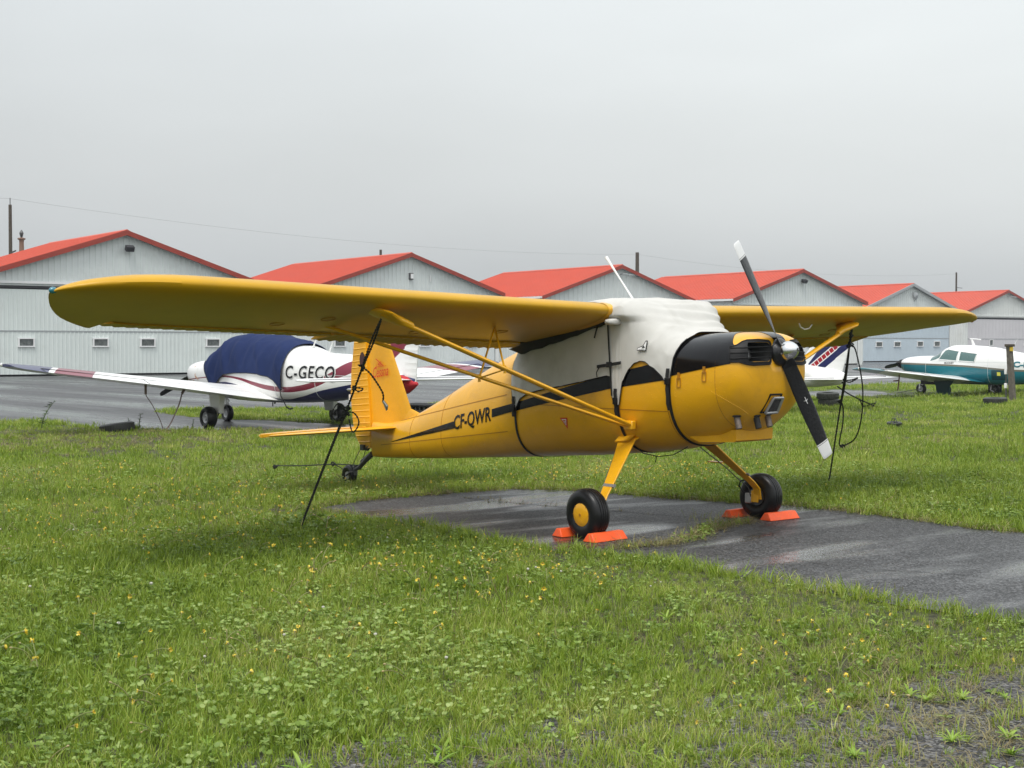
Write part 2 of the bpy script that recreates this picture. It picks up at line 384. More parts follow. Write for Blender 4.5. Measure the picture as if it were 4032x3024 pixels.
def place_text(name, txt, fn, m, parent, **kw):
    """fn(u, v) -> 3D point, u and v 0..1 across the text box"""
    vs, fs = text_mesh(txt, **kw); mb = MB(); mb.add([fn(u, v) for u, v in vs], fs); return mb.build(name, m, parent, sharp=None)

def foil(t, u):
    u = max(0, min(1, u)); return 5 * t * (.2969 * math.sqrt(u) - .126 * u - .3516 * u**2 + .2843 * u**3 - .1036 * u**4)
def foil_loft(stations, tdir, t=.12, camber=0, nu=14, u0=0, u1=1, mb=None, mi=0, ridge=None, capends=True, mf=None):
    """stations: list of (LE, TE[, thickness]); tdir thickness direction; ridge=(amplitude, from u)"""
    mb = mb or MB(); rows = []; td = Vector(tdir).normalized()
    us = [u0 + (u1 - u0) * (1 - cos(pi * i / nu)) / 2 if u0 == 0 else u0 + (u1 - u0) * i / nu for i in range(nu + 1)]
    for k, st in enumerate(stations):
        le, te = Vector(st[0]), Vector(st[1]); tt = st[2] if len(st) > 2 else t; c = (te - le).length
        top, bot = [], []
        for u in us:
            p = le.lerp(te, u); y = foil(tt, u) * c + (.0015 if u > .98 else 0); cam_ = camber * c * (4 * u * (1 - u))
            if ridge and u > ridge[1] and k % 2: y += ridge[0]
            top.append(p + td * (cam_ + y)); bot.append(p + td * (cam_ - y))
        if u0 > 0: rows.append(top + bot[::-1])
        else: rows.append(top + bot[::-1][:-1])
    mb.grid(rows, mi, True, closev=True, mf=mf)
    if capends: mb.cap(rows[0], mi); mb.cap(rows[-1][::-1], mi)
    return mb
def lin(a, b, t): return Vector(a).lerp(Vector(b), t)
def fr(a, b, n): return [a + (b - a) * i / n for i in range(n + 1)]

# ================================================================== GROUND
def inpoly(px, py, poly):
    c = np.zeros(len(px), bool); n = len(poly)
    for i in range(n):
        x0, y0 = poly[i]; x1, y1 = poly[(i + 1) % n]
        if y0 == y1: continue
        k = ((y0 > py) != (y1 > py)) & (px < (x1 - x0) * (py - y0) / (y1 - y0) + x0); c ^= k
    return c
PAD = [(-2.4, -1.6), (-3.15, -1.62), (-3.38, -.9), (-3.43, -.17), (-3.38, .38), (-3.37, .99), (-2.8, 1.45), (-1.85, 1.55), (-1.19, 1.68), (-.95, 1.78), (-.39, 2.02), (.55, 2.0), (1.6, 1.84), (2.3, 1.9), (4, 1.95), (9, 2.0),
       (9, -1.7), (5.2, -1.62), (3.96, -1.6), (3.17, -1.58), (2.04, -1.55), (1.34, -1.5), (.9, -1.52), (.5, -1.6), (.12, -1.72), (-.5, -1.7), (-1.1, -1.62), (-1.8, -1.55)]
APRON = [(-21, -90), (-20.8, -20), (-20.6, 1.6), (-19.6, 2.5), (-17.6, 2.35), (-16.4, 2.5), (-15.3, 3.1), (-14.7, 4.2), (-13, 5.2), (-12.6, 6.5), (-14.75, 6.6), (-15.9, 6.2), (-17.2, 5.9), (-18.3, 5.5), (-20, 5.6), (-22, 6.1), (-23.2, 6.8), (-22.6, 8.2), (-20.9, 9.9), (-20.6, 12.4), (-23.6, 16),
         (-25.1, 26), (-25.2, 33.7), (-24.7, 48), (-24.7, 260), (-200, 260), (-200, -90)]
PATCH = [(-21.2, 24), (-21.3, 28.3), (-22.1, 31.3), (-20.5, 31.2), (-18.05, 29.0), (-17.8, 26.9), (-18.8, 24.5), (-19.8, 23.6)]
def rough_edge(poly, step=.25, amp=.045, seed=0):
    out = []
    for i in range(len(poly)):
        a, b = Vector((*poly[i], 0)), Vector((*poly[(i + 1) % len(poly)], 0)); L = (b - a).length
        if L > 30: out.append((a.x, a.y)); continue
        k = max(1, int(L / step))
        for j in range(k):
            p = a.lerp(b, j / k); d = noise.noise_vector(Vector((p.x * 1.7, p.y * 1.7, seed))) * amp * 1.6 + noise.noise_vector(Vector((p.x * 6, p.y * 6, seed + 5))) * amp
            out.append((p.x + d.x, p.y + d.y))
    return out
PAD_R = rough_edge(PAD, .12, .05, 1); APRON_R = rough_edge(APRON, .5, .12, 2); PATCH_R = rough_edge(PATCH, .3, .1, 3)
def sheet(name, poly, z, m, **kw):
    from mathutils.geometry import delaunay_2d_cdt
    r = delaunay_2d_cdt([Vector(p) for p in poly], [], [list(range(len(poly)))], 1, 1e-6)
    me = bpy.data.meshes.new(name); me.from_pydata([(v.x, v.y, z) for v in r[0]], [], [tuple(f) for f in r[2]]); me.update()
    if len(me.polygons) and me.polygons[0].normal.z < 0: me.flip_normals()
    me.materials.append(m); o = bpy.data.objects.new(name, me); COL.objects.link(o); tag(o, kind='structure', **kw); return o

def soil_mat():
    m = mat('soil', (.035, .045, .018), .95); t = m.node_tree; L = t.links; b = t.nodes['Principled BSDF']; tc = N(t, 'ShaderNodeTexCoord')
    n1 = N(t, 'ShaderNodeTexNoise'); n1.inputs['Scale'].default_value = .45; n1.inputs['Detail'].default_value = 8; n1.inputs['Roughness'].default_value = .65; L.new(tc.outputs['Object'], n1.inputs[0])
    n2 = N(t, 'ShaderNodeTexNoise'); n2.inputs['Scale'].default_value = 14; n2.inputs['Detail'].default_value = 6; L.new(tc.outputs['Object'], n2.inputs[0])
    r = N(t, 'ShaderNodeValToRGB'); e = r.color_ramp.elements; e[0].position = .38; e[0].color = (.06, .05, .025, 1); e[1].position = .62; e[1].color = (.06, .075, .02, 1)
    L.new(n1.outputs[0], r.inputs[0])
    r2 = N(t, 'ShaderNodeValToRGB'); e = r2.color_ramp.elements; e[0].position = .35; e[0].color = (.35, .35, .35, 1); e[1].position = .65; e[1].color = (1.1, 1.1, 1.1, 1); L.new(n2.outputs[0], r2.inputs[0])
    mx = N(t, 'ShaderNodeMix', data_type='RGBA', blend_type='MULTIPLY'); mx.inputs[0].default_value = 1; L.new(r.outputs[0], mx.inputs[6]); L.new(r2.outputs[0], mx.inputs[7])
    # beyond the last tufts the lawn itself takes over
    sp = N(t, 'ShaderNodeVectorMath', operation='DISTANCE'); sp.inputs[1].default_value = (8, -8.6, 0); L.new(tc.outputs['Object'], sp.inputs[0])
    mr = N(t, 'ShaderNodeMapRange'); mr.inputs[1].default_value = 25; mr.inputs[2].default_value = 70; L.new(sp.outputs['Value'], mr.inputs[0])
    m3 = N(t, 'ShaderNodeMix', data_type='RGBA'); L.new(mr.outputs[0], m3.inputs[0]); L.new(mx.outputs[2], m3.inputs[6]); m3.inputs[7].default_value = (.09, .125, .035, 1)
    L.new(m3.outputs[2], b.inputs['Base Color'])
    bp = N(t, 'ShaderNodeBump'); bp.inputs['Strength'].default_value = .8; bp.inputs['Distance'].default_value = .03; L.new(n2.outputs[0], bp.inputs['Height']); L.new(bp.outputs[0], b.inputs['Normal']); return m
def asphalt_mat(name, base=.045, stone=.12, sscale=95, wet_s=(.55, 1.6), wet_lo=.42, wet_hi=.62, r_dry=.62, r_wet=.16, far=False, gravel=False, tint=(1, 1, 1.03)):
    m = mat(name, (base,) * 3, .6); t = m.node_tree; L = t.links; b = t.nodes['Principled BSDF']; tc = N(t, 'ShaderNodeTexCoord')
    vo = N(t, 'ShaderNodeTexVoronoi'); vo.inputs['Scale'].default_value = sscale; L.new(tc.outputs['Object'], vo.inputs['Vector'])
    sc = N(t, 'ShaderNodeSeparateColor'); L.new(vo.outputs['Color'], sc.inputs[0])
    pw = N(t, 'ShaderNodeMath', operation='POWER'); pw.inputs[1].default_value = 2.2; L.new(sc.outputs[0], pw.inputs[0])
    mr = N(t, 'ShaderNodeMapRange'); mr.inputs[3].default_value = base * .55; mr.inputs[4].default_value = stone; L.new(pw.outputs[0], mr.inputs[0])
    big = N(t, 'ShaderNodeTexNoise'); big.inputs['Scale'].default_value = .9 if not far else .12; big.inputs['Detail'].default_value = 7; big.inputs['Roughness'].default_value = .6; L.new(tc.outputs['Object'], big.inputs[0])
    mb_ = N(t, 'ShaderNodeMapRange'); mb_.inputs[1].default_value = .3; mb_.inputs[2].default_value = .7; mb_.inputs[3].default_value = .75; mb_.inputs[4].default_value = 1.3; L.new(big.outputs[0], mb_.inputs[0])
    mu = N(t, 'ShaderNodeMath', operation='MULTIPLY'); L.new(mr.outputs[0], mu.inputs[0]); L.new(mb_.outputs[0], mu.inputs[1])
    # standing water film
    mp = N(t, 'ShaderNodeMapping'); mp.inputs['Scale'].default_value = (wet_s[0], wet_s[1], 1); mp.inputs['Rotation'].default_value = (0, 0, R_(40)); L.new(tc.outputs['Object'], mp.inputs[0])
    nz = N(t, 'ShaderNodeTexNoise'); nz.inputs['Scale'].default_value = 1; nz.inputs['Detail'].default_value = 5; nz.inputs['Roughness'].default_value = .5; L.new(mp.outputs[0], nz.inputs[0])
    wt = N(t, 'ShaderNodeMapRange'); wt.inputs[1].default_value = wet_lo; wt.inputs[2].default_value = wet_hi; L.new(nz.outputs[0], wt.inputs[0])
    ro = N(t, 'ShaderNodeMapRange'); ro.inputs[3].default_value = r_dry; ro.inputs[4].default_value = r_wet; L.new(wt.outputs[0], ro.inputs[0]); L.new(ro.outputs[0], b.inputs['Roughness'])
    cc = N(t, 'ShaderNodeCombineColor')
    for i in range(3):
        k = N(t, 'ShaderNodeMath', operation='MULTIPLY'); k.inputs[1].default_value = tint[i]; L.new(mu.outputs[0], k.inputs[0]); L.new(k.outputs[0], cc.inputs[i])
    L.new(cc.outputs[0], b.inputs['Base Color'])
    inv = N(t, 'ShaderNodeMapRange'); inv.inputs[3].default_value = .9 if not far else .25; inv.inputs[4].default_value = .20 if not far else .05; L.new(wt.outputs[0], inv.inputs[0])
    bp = N(t, 'ShaderNodeBump'); bp.inputs['Distance'].default_value = .006 if not gravel else .02; L.new(inv.outputs[0], bp.inputs['Strength']); L.new(vo.outputs['Distance'], bp.inputs['Height']); L.new(bp.outputs[0], b.inputs['Normal'])
    return m
M['soil'] = soil_mat()
M['pad'] = asphalt_mat('wet_asphalt', .016, .12, 80, (1.6, .40), .48, .61, .60, .09)
M['apron'] = asphalt_mat('wet_apron_asphalt', .045, .11, 30, (.06, .42), .40, .60, .55, .15, far=True, tint=(1, 1, 1.04))
M['gravel'] = asphalt_mat('gravel', .045, .26, 75, (.8, .8), .6, .9, .75, .4, gravel=True, tint=(1, .97, .95))
def ground():
    mb = MB(); X = [-900, -200, -60, -30, -15, 0, 15, 60, 400]; Y = [-500, -60, -20, 0, 20, 60, 200, 900]
    mb.grid([[(x, y, 0) for y in Y] for x in X], 0, False)
    tag(mb.build('ground', M['soil']), kind='structure')
    sheet('apron', APRON_R, .004, M['apron'])
    sheet('tie_down_pad', PAD_R, .008, M['pad'])
    sheet('asphalt_patch', PATCH_R, .004, M['apron'])
    g = [(2.7, -9), (3.2, -7.4), (3.45, -6.2), (3.55, -5.6), (3.6, -5.1), (3.8, -4.7), (3.95, -4.2), (4.2, -3.4), (4.45, -2.6), (4.8, -2.1), (5.1, -1.8), (12, -1.8), (12, -12), (3, -12)]
    sheet('gravel_track', rough_edge(g, .2, .09, 9), .005, M['gravel'])
ground()

# ================================================================== HANGARS
HE = R_(86.9); e_ = Vector((cos(HE), sin(HE), 0)); n_ = Vector((sin(HE), -cos(HE), 0))
def corr(mb, x0, x1, zlo, zhi, y, rib=.3, d=.035, mi=0, back=False, axis='x', sgn=1):
    """ribbed cladding sheet; zlo, zhi functions of the coordinate along the wall; ribs stand proud towards -y"""
    xs = []; x = x0; k = 0
    while x < x1 - 1e-6:
        for dx, dd in ((0, 0), (rib * .62, 0), (rib * .70, d), (rib * .92, d)):
            if x + dx < x1: xs.append((x + dx, dd))
        x += rib
    xs.append((x1, 0))
    lo = [(a, y - sgn * dd, zlo(a)) for a, dd in xs]; hi = [(a, y - sgn * dd, zhi(a)) for a, dd in xs]
    if axis == 'y': lo = [(p[1], p[0], p[2]) for p in lo]; hi = [(p[1], p[0], p[2]) for p in hi]
    mb.grid([lo, hi], mi, False)
def hangar(i, s, c, L, door, wmat, fmat, wins, label, door_x=(-6.9, 6.0), W_=7.15, seam=True, rib=.3, lamp='flood', doorribs=True):
    p = e_ * s - n_ * (c + .38)
    r = empty('hangar', (p.x, p.y, 0), HE); tag(r, label, 'hangar', 'hangars in a row behind the apron')
    H = 7.4; EV = 5.08; OH = .25; sl = (H - EV) / W_
    roofz = lambda x: H - .10 - sl * abs(x)
    DT = 4.42
    w = MB(); corr(w, -W_, W_, lambda x: DT + .14, lambda x: roofz(x) - .02, 0, rib=rib); w.box((0, .06, DT + .1), (2 * W_, .1, .08)); w.build('gable_wall', wmat, r, sharp=20)
    tb = MB(); tb.box((0, -.06, DT + .22), (2 * W_ - .02, .06, .12)); tb.build('flashing', M['frame_white'] if i == 0 else wmat, r)
    sw = MB(); corr(sw, 0, L, lambda x: 0, lambda x: EV, -W_, rib=.3, axis='y', sgn=1); sw.build('side_wall', wmat, r, sharp=20)
    sw = MB(); corr(sw, 0, L, lambda x: 0, lambda x: EV, W_, rib=.3, axis='y', sgn=-1); sw.build('side_wall', wmat, r, sharp=20)
    bw = MB(); bw.add([(-W_, L, 0), (W_, L, 0), (W_, L, EV), (0, L, H - .1), (-W_, L, EV)], [(0, 1, 2, 3, 4)]); bw.build('back_wall', wmat, r)
    for x0, x1 in ((-W_, door_x[0] - .03), (door_x[1] + .03, W_)):
        if x1 - x0 > .05:
            q = MB(); corr(q, x0, x1, lambda x: 0, lambda x: DT + .13, 0, rib=rib); q.build('corner_wall', M['wall_white'], r, sharp=20)
    g = MB(); g.box(((door_x[0] + door_x[1]) / 2, .12, DT + .03), (door_x[1] - door_x[0], .2, .2)); g.box(((door_x[0] + door_x[1]) / 2, .25, 2.2), (door_x[1] - door_x[0], .04, 4.4)); g.build('door_gap_shade', M['trim_dark'], r)  # dark strip and backing sheet: shade of the door gaps put into the colour
    # sliding door leaf with ribs, horizontal joint and base gap
    d = MB()
    rr = .6 if not doorribs else .22
    corr(d, door_x[0], door_x[1], lambda x: 2.27, lambda x: DT - .14, .02, rib=rr, d=.02); corr(d, door_x[0], door_x[1], lambda x: .1, lambda x: 2.2, .02, rib=rr, d=.02)
    d.box(((door_x[0] + door_x[1]) / 2, .09, 2.2), (door_x[1] - door_x[0], .1, 4.2)); do = d.build('door', door, r, sharp=20)
    j = MB(); j.box(((door_x[0] + door_x[1]) / 2, .02, 2.235), (door_x[1] - door_x[0], .05, .06)); j.build('joint', M['fascia_grey'], do)
    for (a, b, zl, zh) in wins:
        f = MB(); cx, cz = (a + b) / 2, (zl + zh) / 2; ww, hh = b - a, zh - zl; y = -.03
        f.box((cx, y, zh + .0), (ww + .1, .08, .06)); f.box((cx, y, zl), (ww + .1, .08, .06)); f.box((a, y, cz), (.06, .08, hh - .06)); f.box((b, y, cz), (.06, .08, hh - .06))
        fo = f.build('window', M['frame_white'], r); g = MB(); g.box((cx, -.004, cz), (ww - .06, .02, hh - .06)); g.build('pane', M['pane'], fo)
    # roof: two pitched sheets with standing ribs, ridge cap and fascias
    rb = MB(); st = .42; yy = []; y = -.35
    while y < L + .3: yy += [(y, 0), (y + st - .10, 0), (y + st - .08, .05), (y + st - .02, .05)]; y += st
    for sg in (-1, 1):
        rb.grid([[(0, y, H + dz) for y, dz in yy], [(sg * (W_ + OH), y, H - sl * (W_ + OH) + dz) for y, dz in yy]], 0, False)
        rb.grid([[(0, y, H - .05) for y in (-.35, L + .3)], [(sg * (W_ + OH), y, H - .05 - sl * (W_ + OH)) for y in (-.35, L + .3)]], 0, False)
    ro = rb.build('roof', M['roof'], r, sharp=20)
    rc = MB(); ly = L + .65
    rc.add([(-.18, -.36, H - .02), (0, -.36, H + .075), (.18, -.36, H - .02), (-.18, -.36 + ly, H - .02), (0, -.36 + ly, H + .075), (.18, -.36 + ly, H - .02)], [(0, 1, 4, 3), (1, 2, 5, 4), (0, 1, 2), (3, 4, 5)]); rc.build('ridge_cap', M['roof'], ro)
    for sg in (-1, 1):
        fa = MB(); a = Vector((0, -.38, H + .03)); b = Vector((sg * (W_ + OH), -.38, H + .03 - sl * (W_ + OH))); dn = Vector((0, 0, -.26)); bk = Vector((0, .06, 0))
        fa.add([a, b, b + dn, a + dn, a + bk, b + bk, b + dn + bk, a + dn + bk], [(0, 1, 2, 3), (4, 7, 6, 5), (0, 4, 5, 1), (2, 6, 7, 3), (1, 5, 6, 2), (0, 3, 7, 4)]); fa.build('fascia', fmat, ro)
        so = MB(); a2 = a + dn + Vector((0, 0, .03)); b2 = b + dn + Vector((0, 0, .03)); k = Vector((0, .38, 0)); so.add([a2, b2, b2 + k, a2 + k], [(0, 1, 2, 3)]); so.build('soffit', M['fascia_grey'], ro)
        gu = MB(); gu.box((sg * (W_ + OH), L / 2, H - sl * (W_ + OH) - .08), (.12, L + .6, .14)); gu.build('gutter', M['frame_white'] if i != 4 else M['fascia_grey'], ro)
    lx = {'flood': .15}.get(lamp, .3)
    if lamp == 'flood':
        l = MB(); l.box((.15, -.12, 6.62), (.08, .25, .08)); l.box((.15, -.32, 6.5), (.42, .26, .26), M=Matrix.Rotation(.5, 3, 'X')); l.build('flood_lamp', M['trim_dark'], r)
    elif lamp == 'bulkhead':
        l = MB(); l.box((.1, -.1, 5.95), (.28, .16, .42)); lo = l.build('wall_lamp', M['steel'], r); l = MB(); l.box((.12, -.2, 5.95), (.18, .06, .3)); l.build('lens', M['frame_white'], lo)
        l = MB(); l.box((1.6, -.08, 5.85), (.05, .05, .4)); l.build('conduit', M['frame_white'], r)
    elif lamp == 'arm':
        l = MB(); l.tube([(.1, 0, 6.75), (.1, -.35, 6.78), (.35, -.6, 6.72), (.75, -.7, 6.7)], .04, 6); l.box((.62, -.7, 6.68), (.4, .16, .08)); l.build('arm_lamp', M['fascia_grey'], r)
    elif lamp == 'dish':
        l = MB(); l.tube([(.5, 0, 5.75), (.5, -.2, 6.0), (.5, -.35, 6.3)], .03, 6); l.tube([(.5, -.35, 6.3), (1.0, -.6, 6.35), (1.1, -.62, 6.2)], .02, 6)
        l.lathe((.45, -.3, 6.3), [(-.02, .01), (0, .2), (.06, .33), (.08, .34), (.05, .33), (.02, .2)], axis='y', n=20); l.build('dish_aerial', M['fascia_grey'], r)
    return r
w1 = [(-5.44, -4.7, 1.48, 1.88), (-1.68, -.92, 1.48, 1.88), (.83, 1.59, 1.48, 1.88), (4.49, 5.25, 1.48, 1.88)]
w5 = [(-5.11, -4.19, 1.43, 1.88), (-2.46, -1.54, 1.45, 1.89), (1.0, 1.87, 1.47, 1.93), (3.58, 4.46, 1.47, 1.94)]
hangar(0, 19.92, 61.64, 11, M['door_grey'], M['wall'], M['fascia'], w1, 'nearest grey hangar with four small door windows, behind the covered white aircraft', door_x=(-7.0, 7.0))
hangar(1, 41.22, 67.85, 15, M['wall'], M['wall'], M['fascia'], [(a, b, .0 + l, h) for a, b, l, h in w1], 'grey hangar with a square wall lamp under its red gable, second from the left', lamp='bulkhead', door_x=(-6.8, 6.8))
hangar(2, 60.8, 69.89, 14, M['wall'], M['wall'], M['fascia'], w1, 'hangar with coarsely ribbed gable directly behind the whip aerial', rib=.42, lamp='arm', door_x=(-6.8, 6.8))
hangar(3, 75.88, 65.92, 15, M['wall_white'], M['wall'], M['fascia'], w1, 'hangar with plain pale gable and flood lamp behind the propeller', door_x=(-6.8, 6.8), W_=7.4)
hangar(4, 103.41, 76.64, 12, M['door_blue'], M['wall'], M['fascia_grey'], w5, 'hangar with grey gable trim, satellite dish and bluish door', door_x=(-6.88, 5.95), lamp='dish', W_=6.9)
hangar(5, 124.69, 80.69, 12, M['door_pink'], M['wall_white'], M['fascia'], [(-2.9, -2.3, 1.55, 2.15), (3.3, 3.9, 1.55, 2.15)], 'rightmost hangar with pale mauve door behind the white and teal aircraft', door_x=(-6.6, 6.3), lamp='arm', doorribs=False, W_=7.4)

# ---- utility poles and overhead wire
def pole(p, h, label, kit=None, r=.16):
    o = empty('utility_pole', p); tag(o, label, 'utility pole', 'utility poles behind the hangars')
    m = MB(); m.tube([(0, 0, 0), (0, 0, h * .5), (0, 0, h)], [r, r * .85, r * .7], 8); m.build('pole', M['wood_pole'], o)
    if kit: kit(o, h)
    return o
def cw(lat, dep, z=0):
    """ground point lying lat metres to the right of and dep metres ahead of the place where the photographer stood"""
    y = R_(140.027); f = Vector((cos(y), sin(y), 0)); r = Vector((sin(y), -cos(y), 0)); p = Vector((8.0807, -8.5726, 0)) + r * lat + f * dep; p.z = z; return p
def kit1(o, h):
    m = MB(); m.tube([(0, 0, h), (0, 0, h + .45)], .03, 6); m.build('top_pin', M['steel'], o)
    m = MB(); m.tube([(.1, 0, h - 3.2), (.9, 0, h - 3.1)], .05, 6); m.build('bracket', M['steel'], o)
    m = MB(); m.lathe((-.75, -.3, h - 4.6), [(0, .02), (0, .36), (1.1, .36), (1.15, .3), (1.2, .02)], axis='z', n=16); m.build('transformer', M['grey_box'], o)
P1 = cw(-33.4, 95); P2 = cw(13.0, 148); P3 = cw(58.6, 188); P0 = cw(-80, 60)
pole(P1, 10.9, 'tall dark pole with transformer, left of the nearest red roof', kit1)
pole(P2, 11.2, 'thin pole rising behind the third red roof', r=.26)
def kit3(o, h):
    m = MB(); m.box((-.9, .3, h - 3.6), (.7, .5, .9)); m.build('transformer', M['steel'], o); m = MB(); m.tube([(0, 0, h - 2), (.9, 0, h - 2.1)], .04, 6); m.build('bracket', M['steel'], o)
pole(P3, 11.2, 'thin pole with bracket behind the rightmost roof', kit3)
pole(cw(-11.6, 126), 10.0, 'stub of a pole just above the second red roof')
st = empty('vent_stack', cw(-30.6, 89)); tag(st, 'brown ceramic stack with cap rising by the tall pole at the left', 'vent stack')
m = MB(); m.tube([(0, 0, 0), (0, 0, 6.9)], .3, 12); m.build('base_pipe', M['grey_box'], st)
m = MB(); m.lathe((0, 0, 6.9), [(0, .2), (.2, .16), (1.0, .14), (1.2, .15), (1.25, .24), (1.32, .24), (1.36, .12)], axis='z', n=16); m.build('stack', M['insulator'], st)
m = MB(); m.lathe((0, 0, 8.25), [(0, .05), (.15, .1), (.3, .13), (.45, .05), (.5, .01)], axis='z', n=12); m.build('cap', M['steel'], st)
def wire(a, b, sag, label, r=.007):
    a, b = Vector(a), Vector(b); pts = [a.lerp(b, t) - Vector((0, 0, sag * 4 * t * (1 - t))) for t in fr(0, 1, 24)]
    m = MB(); m.tube(pts, r, 5); tag(m.build('overhead_wire', M['wire']), label, 'wire', 'overhead wires')
wire((*P1.xy, 11.3), (*P2.xy, 11.0), 1.0, 'thin overhead wire sloping down from the tall left pole')
wire((*P0.xy, 12.3), (*P1.xy, 11.3), .4, 'short overhead wire left of the tall pole')
wire((*P2.xy, 11.0), (*P3.xy, 11.0), 1.0, 'faint overhead wire between the two right poles', .008)

# ================================================================== YELLOW TAILDRAGGER
AC = empty('taildragger_aircraft'); tag(AC, 'yellow high wing taildragger with black stripes, chocked on the wet pad', 'aircraft')
FUS = Hull([  # x, zb, zt, w, zc, nu, nl
    (-4.43, .33, .70, .035, .52, 2.2, 2.2), (-4.2, .335, .70, .07, .52, 2.2, 2.3), (-3.78, .355, .765, .135, .54, 2.2, 2.4), (-3.17, .39, .975, .225, .62, 2.2, 2.5),
    (-2.56, .435, 1.225, .315, .74, 2.2, 2.6), (-2.13, .465, 1.395, .38, .84, 2.2, 2.7), (-1.65, .50, 1.56, .445, .95, 2.4, 2.8), (-1.2, .535, 1.76, .485, 1.05, 3.2, 2.8),
    (-.8, .565, 1.855, .50, 1.1, 4.2, 2.8), (-.3, .615, 1.868, .50, 1.15, 11, 2.7), (-.12, .635, 1.848, .50, 1.17, 11, 2.6), (-.05, .645, 1.822, .498, 1.175, 8, 2.6), (.04, .655, 1.765, .492, 1.18, 4.6, 2.6), (.15, .675, 1.685, .49, 1.19, 3.4, 2.5), (.28, .70, 1.605, .475, 1.2, 3.2, 2.4), (.36, .715, 1.59, .465, 1.2, 3.0, 2.4)])
COWL = Hull([
    (.34, .725, 1.595, .472, 1.20, 2.9, 2.4), (.5, .745, 1.605, .474, 1.21, 2.9, 2.4), (.7, .80, 1.615, .470, 1.24, 2.9, 2.3), (.82, .86, 1.615, .458, 1.27, 2.9, 2.3), (.9, .92, 1.612, .440, 1.29, 2.9, 2.3),
    (.96, .985, 1.60, .408, 1.31, 2.8, 2.3), (1.0, 1.05, 1.585, .36, 1.33, 2.8, 2.3), (1.03, 1.13, 1.565, .28, 1.36, 2.6, 2.3), (1.045, 1.22, 1.54, .19, 1.39, 2.4, 2.3), (1.05, 1.30, 1.52, .12, 1.42, 2.2, 2.2)])
fo = FUS.loft(fr(-4.43, .36, 110), 64).build('fuselage', M['yellow'], AC, sharp=60)
# skin laps: thin raised seams along and round the rear fuselage
sm = MB()
for z0, z1, x0, x1 in ((1.07, .735, -1.7, -3.9), (.74, .47, -1.7, -4.2), (1.0, .99, -1.5, .3)):
    xs = fr(x1, x0, 60); zf = lambda x: interp([x1, x0], [z1, z0], x) if x1 < x0 else interp([x0, x1], [z0, z1], x)
    for sd_ in (-1, 1): hull_patch(FUS, xs, lambda x: zf(x) - .004, lambda x: zf(x) + .004, sd_, .0022, 1, sm)
for x in (-3.55, -2.9, -.2, .3):
    strip_ring(FUS, lambda p: x, 0, 2 * pi, .006, .0, 64, .002, sm)
sm.build('panel_seam', M['yellow_dark'], fo)
def rivets(name, pts, parent, r=.0045):
    mb = MB()
    for p, nrm in pts:
        a = nrm.orthogonal().normalized() * r; b = nrm.cross(a); k = 6
        ring = [p + a * cos(2 * pi * j / k) + b * sin(2 * pi * j / k) for j in range(k)]
        mb.add(ring + [p + nrm * r * .7], [(j, (j + 1) % k, k) for j in range(k)], smooth=True)
    return mb.build(name, M['yellow'], parent, sharp=None)
def hull_pn(h, x, ph): 
    p = h.pt(x, ph); return p, (h.pt(x, ph, .01) - p).normalized()
rv = []
for x in (.30,): rv += [hull_pn(FUS, x, -a) for a in fr(1.3, 2.7, 22)]
for x in fr(-1.4, .25, 24): rv.append(hull_pn(FUS, x, -FUS.phi(x, .99)))
rivets('rivet_row', rv, fo)
# black side stripes as paint sheets following the skin
for sd_ in (-1, 1):
    mb = hull_patch(FUS, fr(-3.95, -2.63, 26), lambda x: interp([-3.95, -2.63], [.515, .722], x), lambda x: interp([-3.95, -2.63], [.520, .792], x), sd_)
    mb.build('stripe', M['black_paint'], fo)
    mb = hull_patch(FUS, fr(-1.945, .352, 40), lambda x: interp([-1.95, -1.46, -.29, .35], [.856, .948, 1.158, 1.245], x), lambda x: interp([-1.95, -1.46, -.29, .35], [.930, 1.022, 1.278, 1.40], x), sd_)
    mb.build('stripe', M['black_paint'], fo)
def fus_side(side, x0, x1, zb0, zb1, zt0, zt1, off=.004):
    def f(u, v):
        if side > 0: u = 1 - u
        x = x0 + (x1 - x0) * u; z = (zb0 + (zb1 - zb0) * u) * (1 - v) + (zt0 + (zt1 - zt0) * u) * v
        return Vector((x, side * (FUS.side_y(x, z) + off), z))
    return f
place_text('registration', 'CF-QWR', fus_side(-1, -2.645, -1.955, .678, .797, .842, .961), M['black_paint'], fo, bold=.02, xs=.62)
place_text('registration', 'CF-QWR', fus_side(1, -2.645, -1.955, .678, .797, .842, .961), M['black_paint'], fo, bold=.02, xs=.62)
# little warning triangle
tr = MB(); f = fus_side(-1, -.93, -.83, .80, .80, .90, .90); tr.add([f(0, .95), f(1, 1), f(.8, 0)], [(0, 1, 2)]); tro = tr.build('warning_triangle', M['red_print'], fo)
f = fus_side(-1, -.93, -.83, .80, .80, .90, .90, .006); tr = MB(); tr.add([f(.25, .84), f(.85, .87), f(.72, .3)], [(0, 1, 2)]); tr.build('triangle_centre', M['white_paint'], tro)
f = fus_side(-1, -.93, -.83, .80, .80, .90, .90, .008); tr = MB(); tr.add([f(.42, .75), f(.75, .78), f(.75, .68), f(.42, .65), f(.6, .62), f(.72, .64), f(.7, .42), f(.64, .42)], [(0, 1, 2, 3), (4, 5, 6, 7)]); tr.build('triangle_mark', M['red_print'], tro)

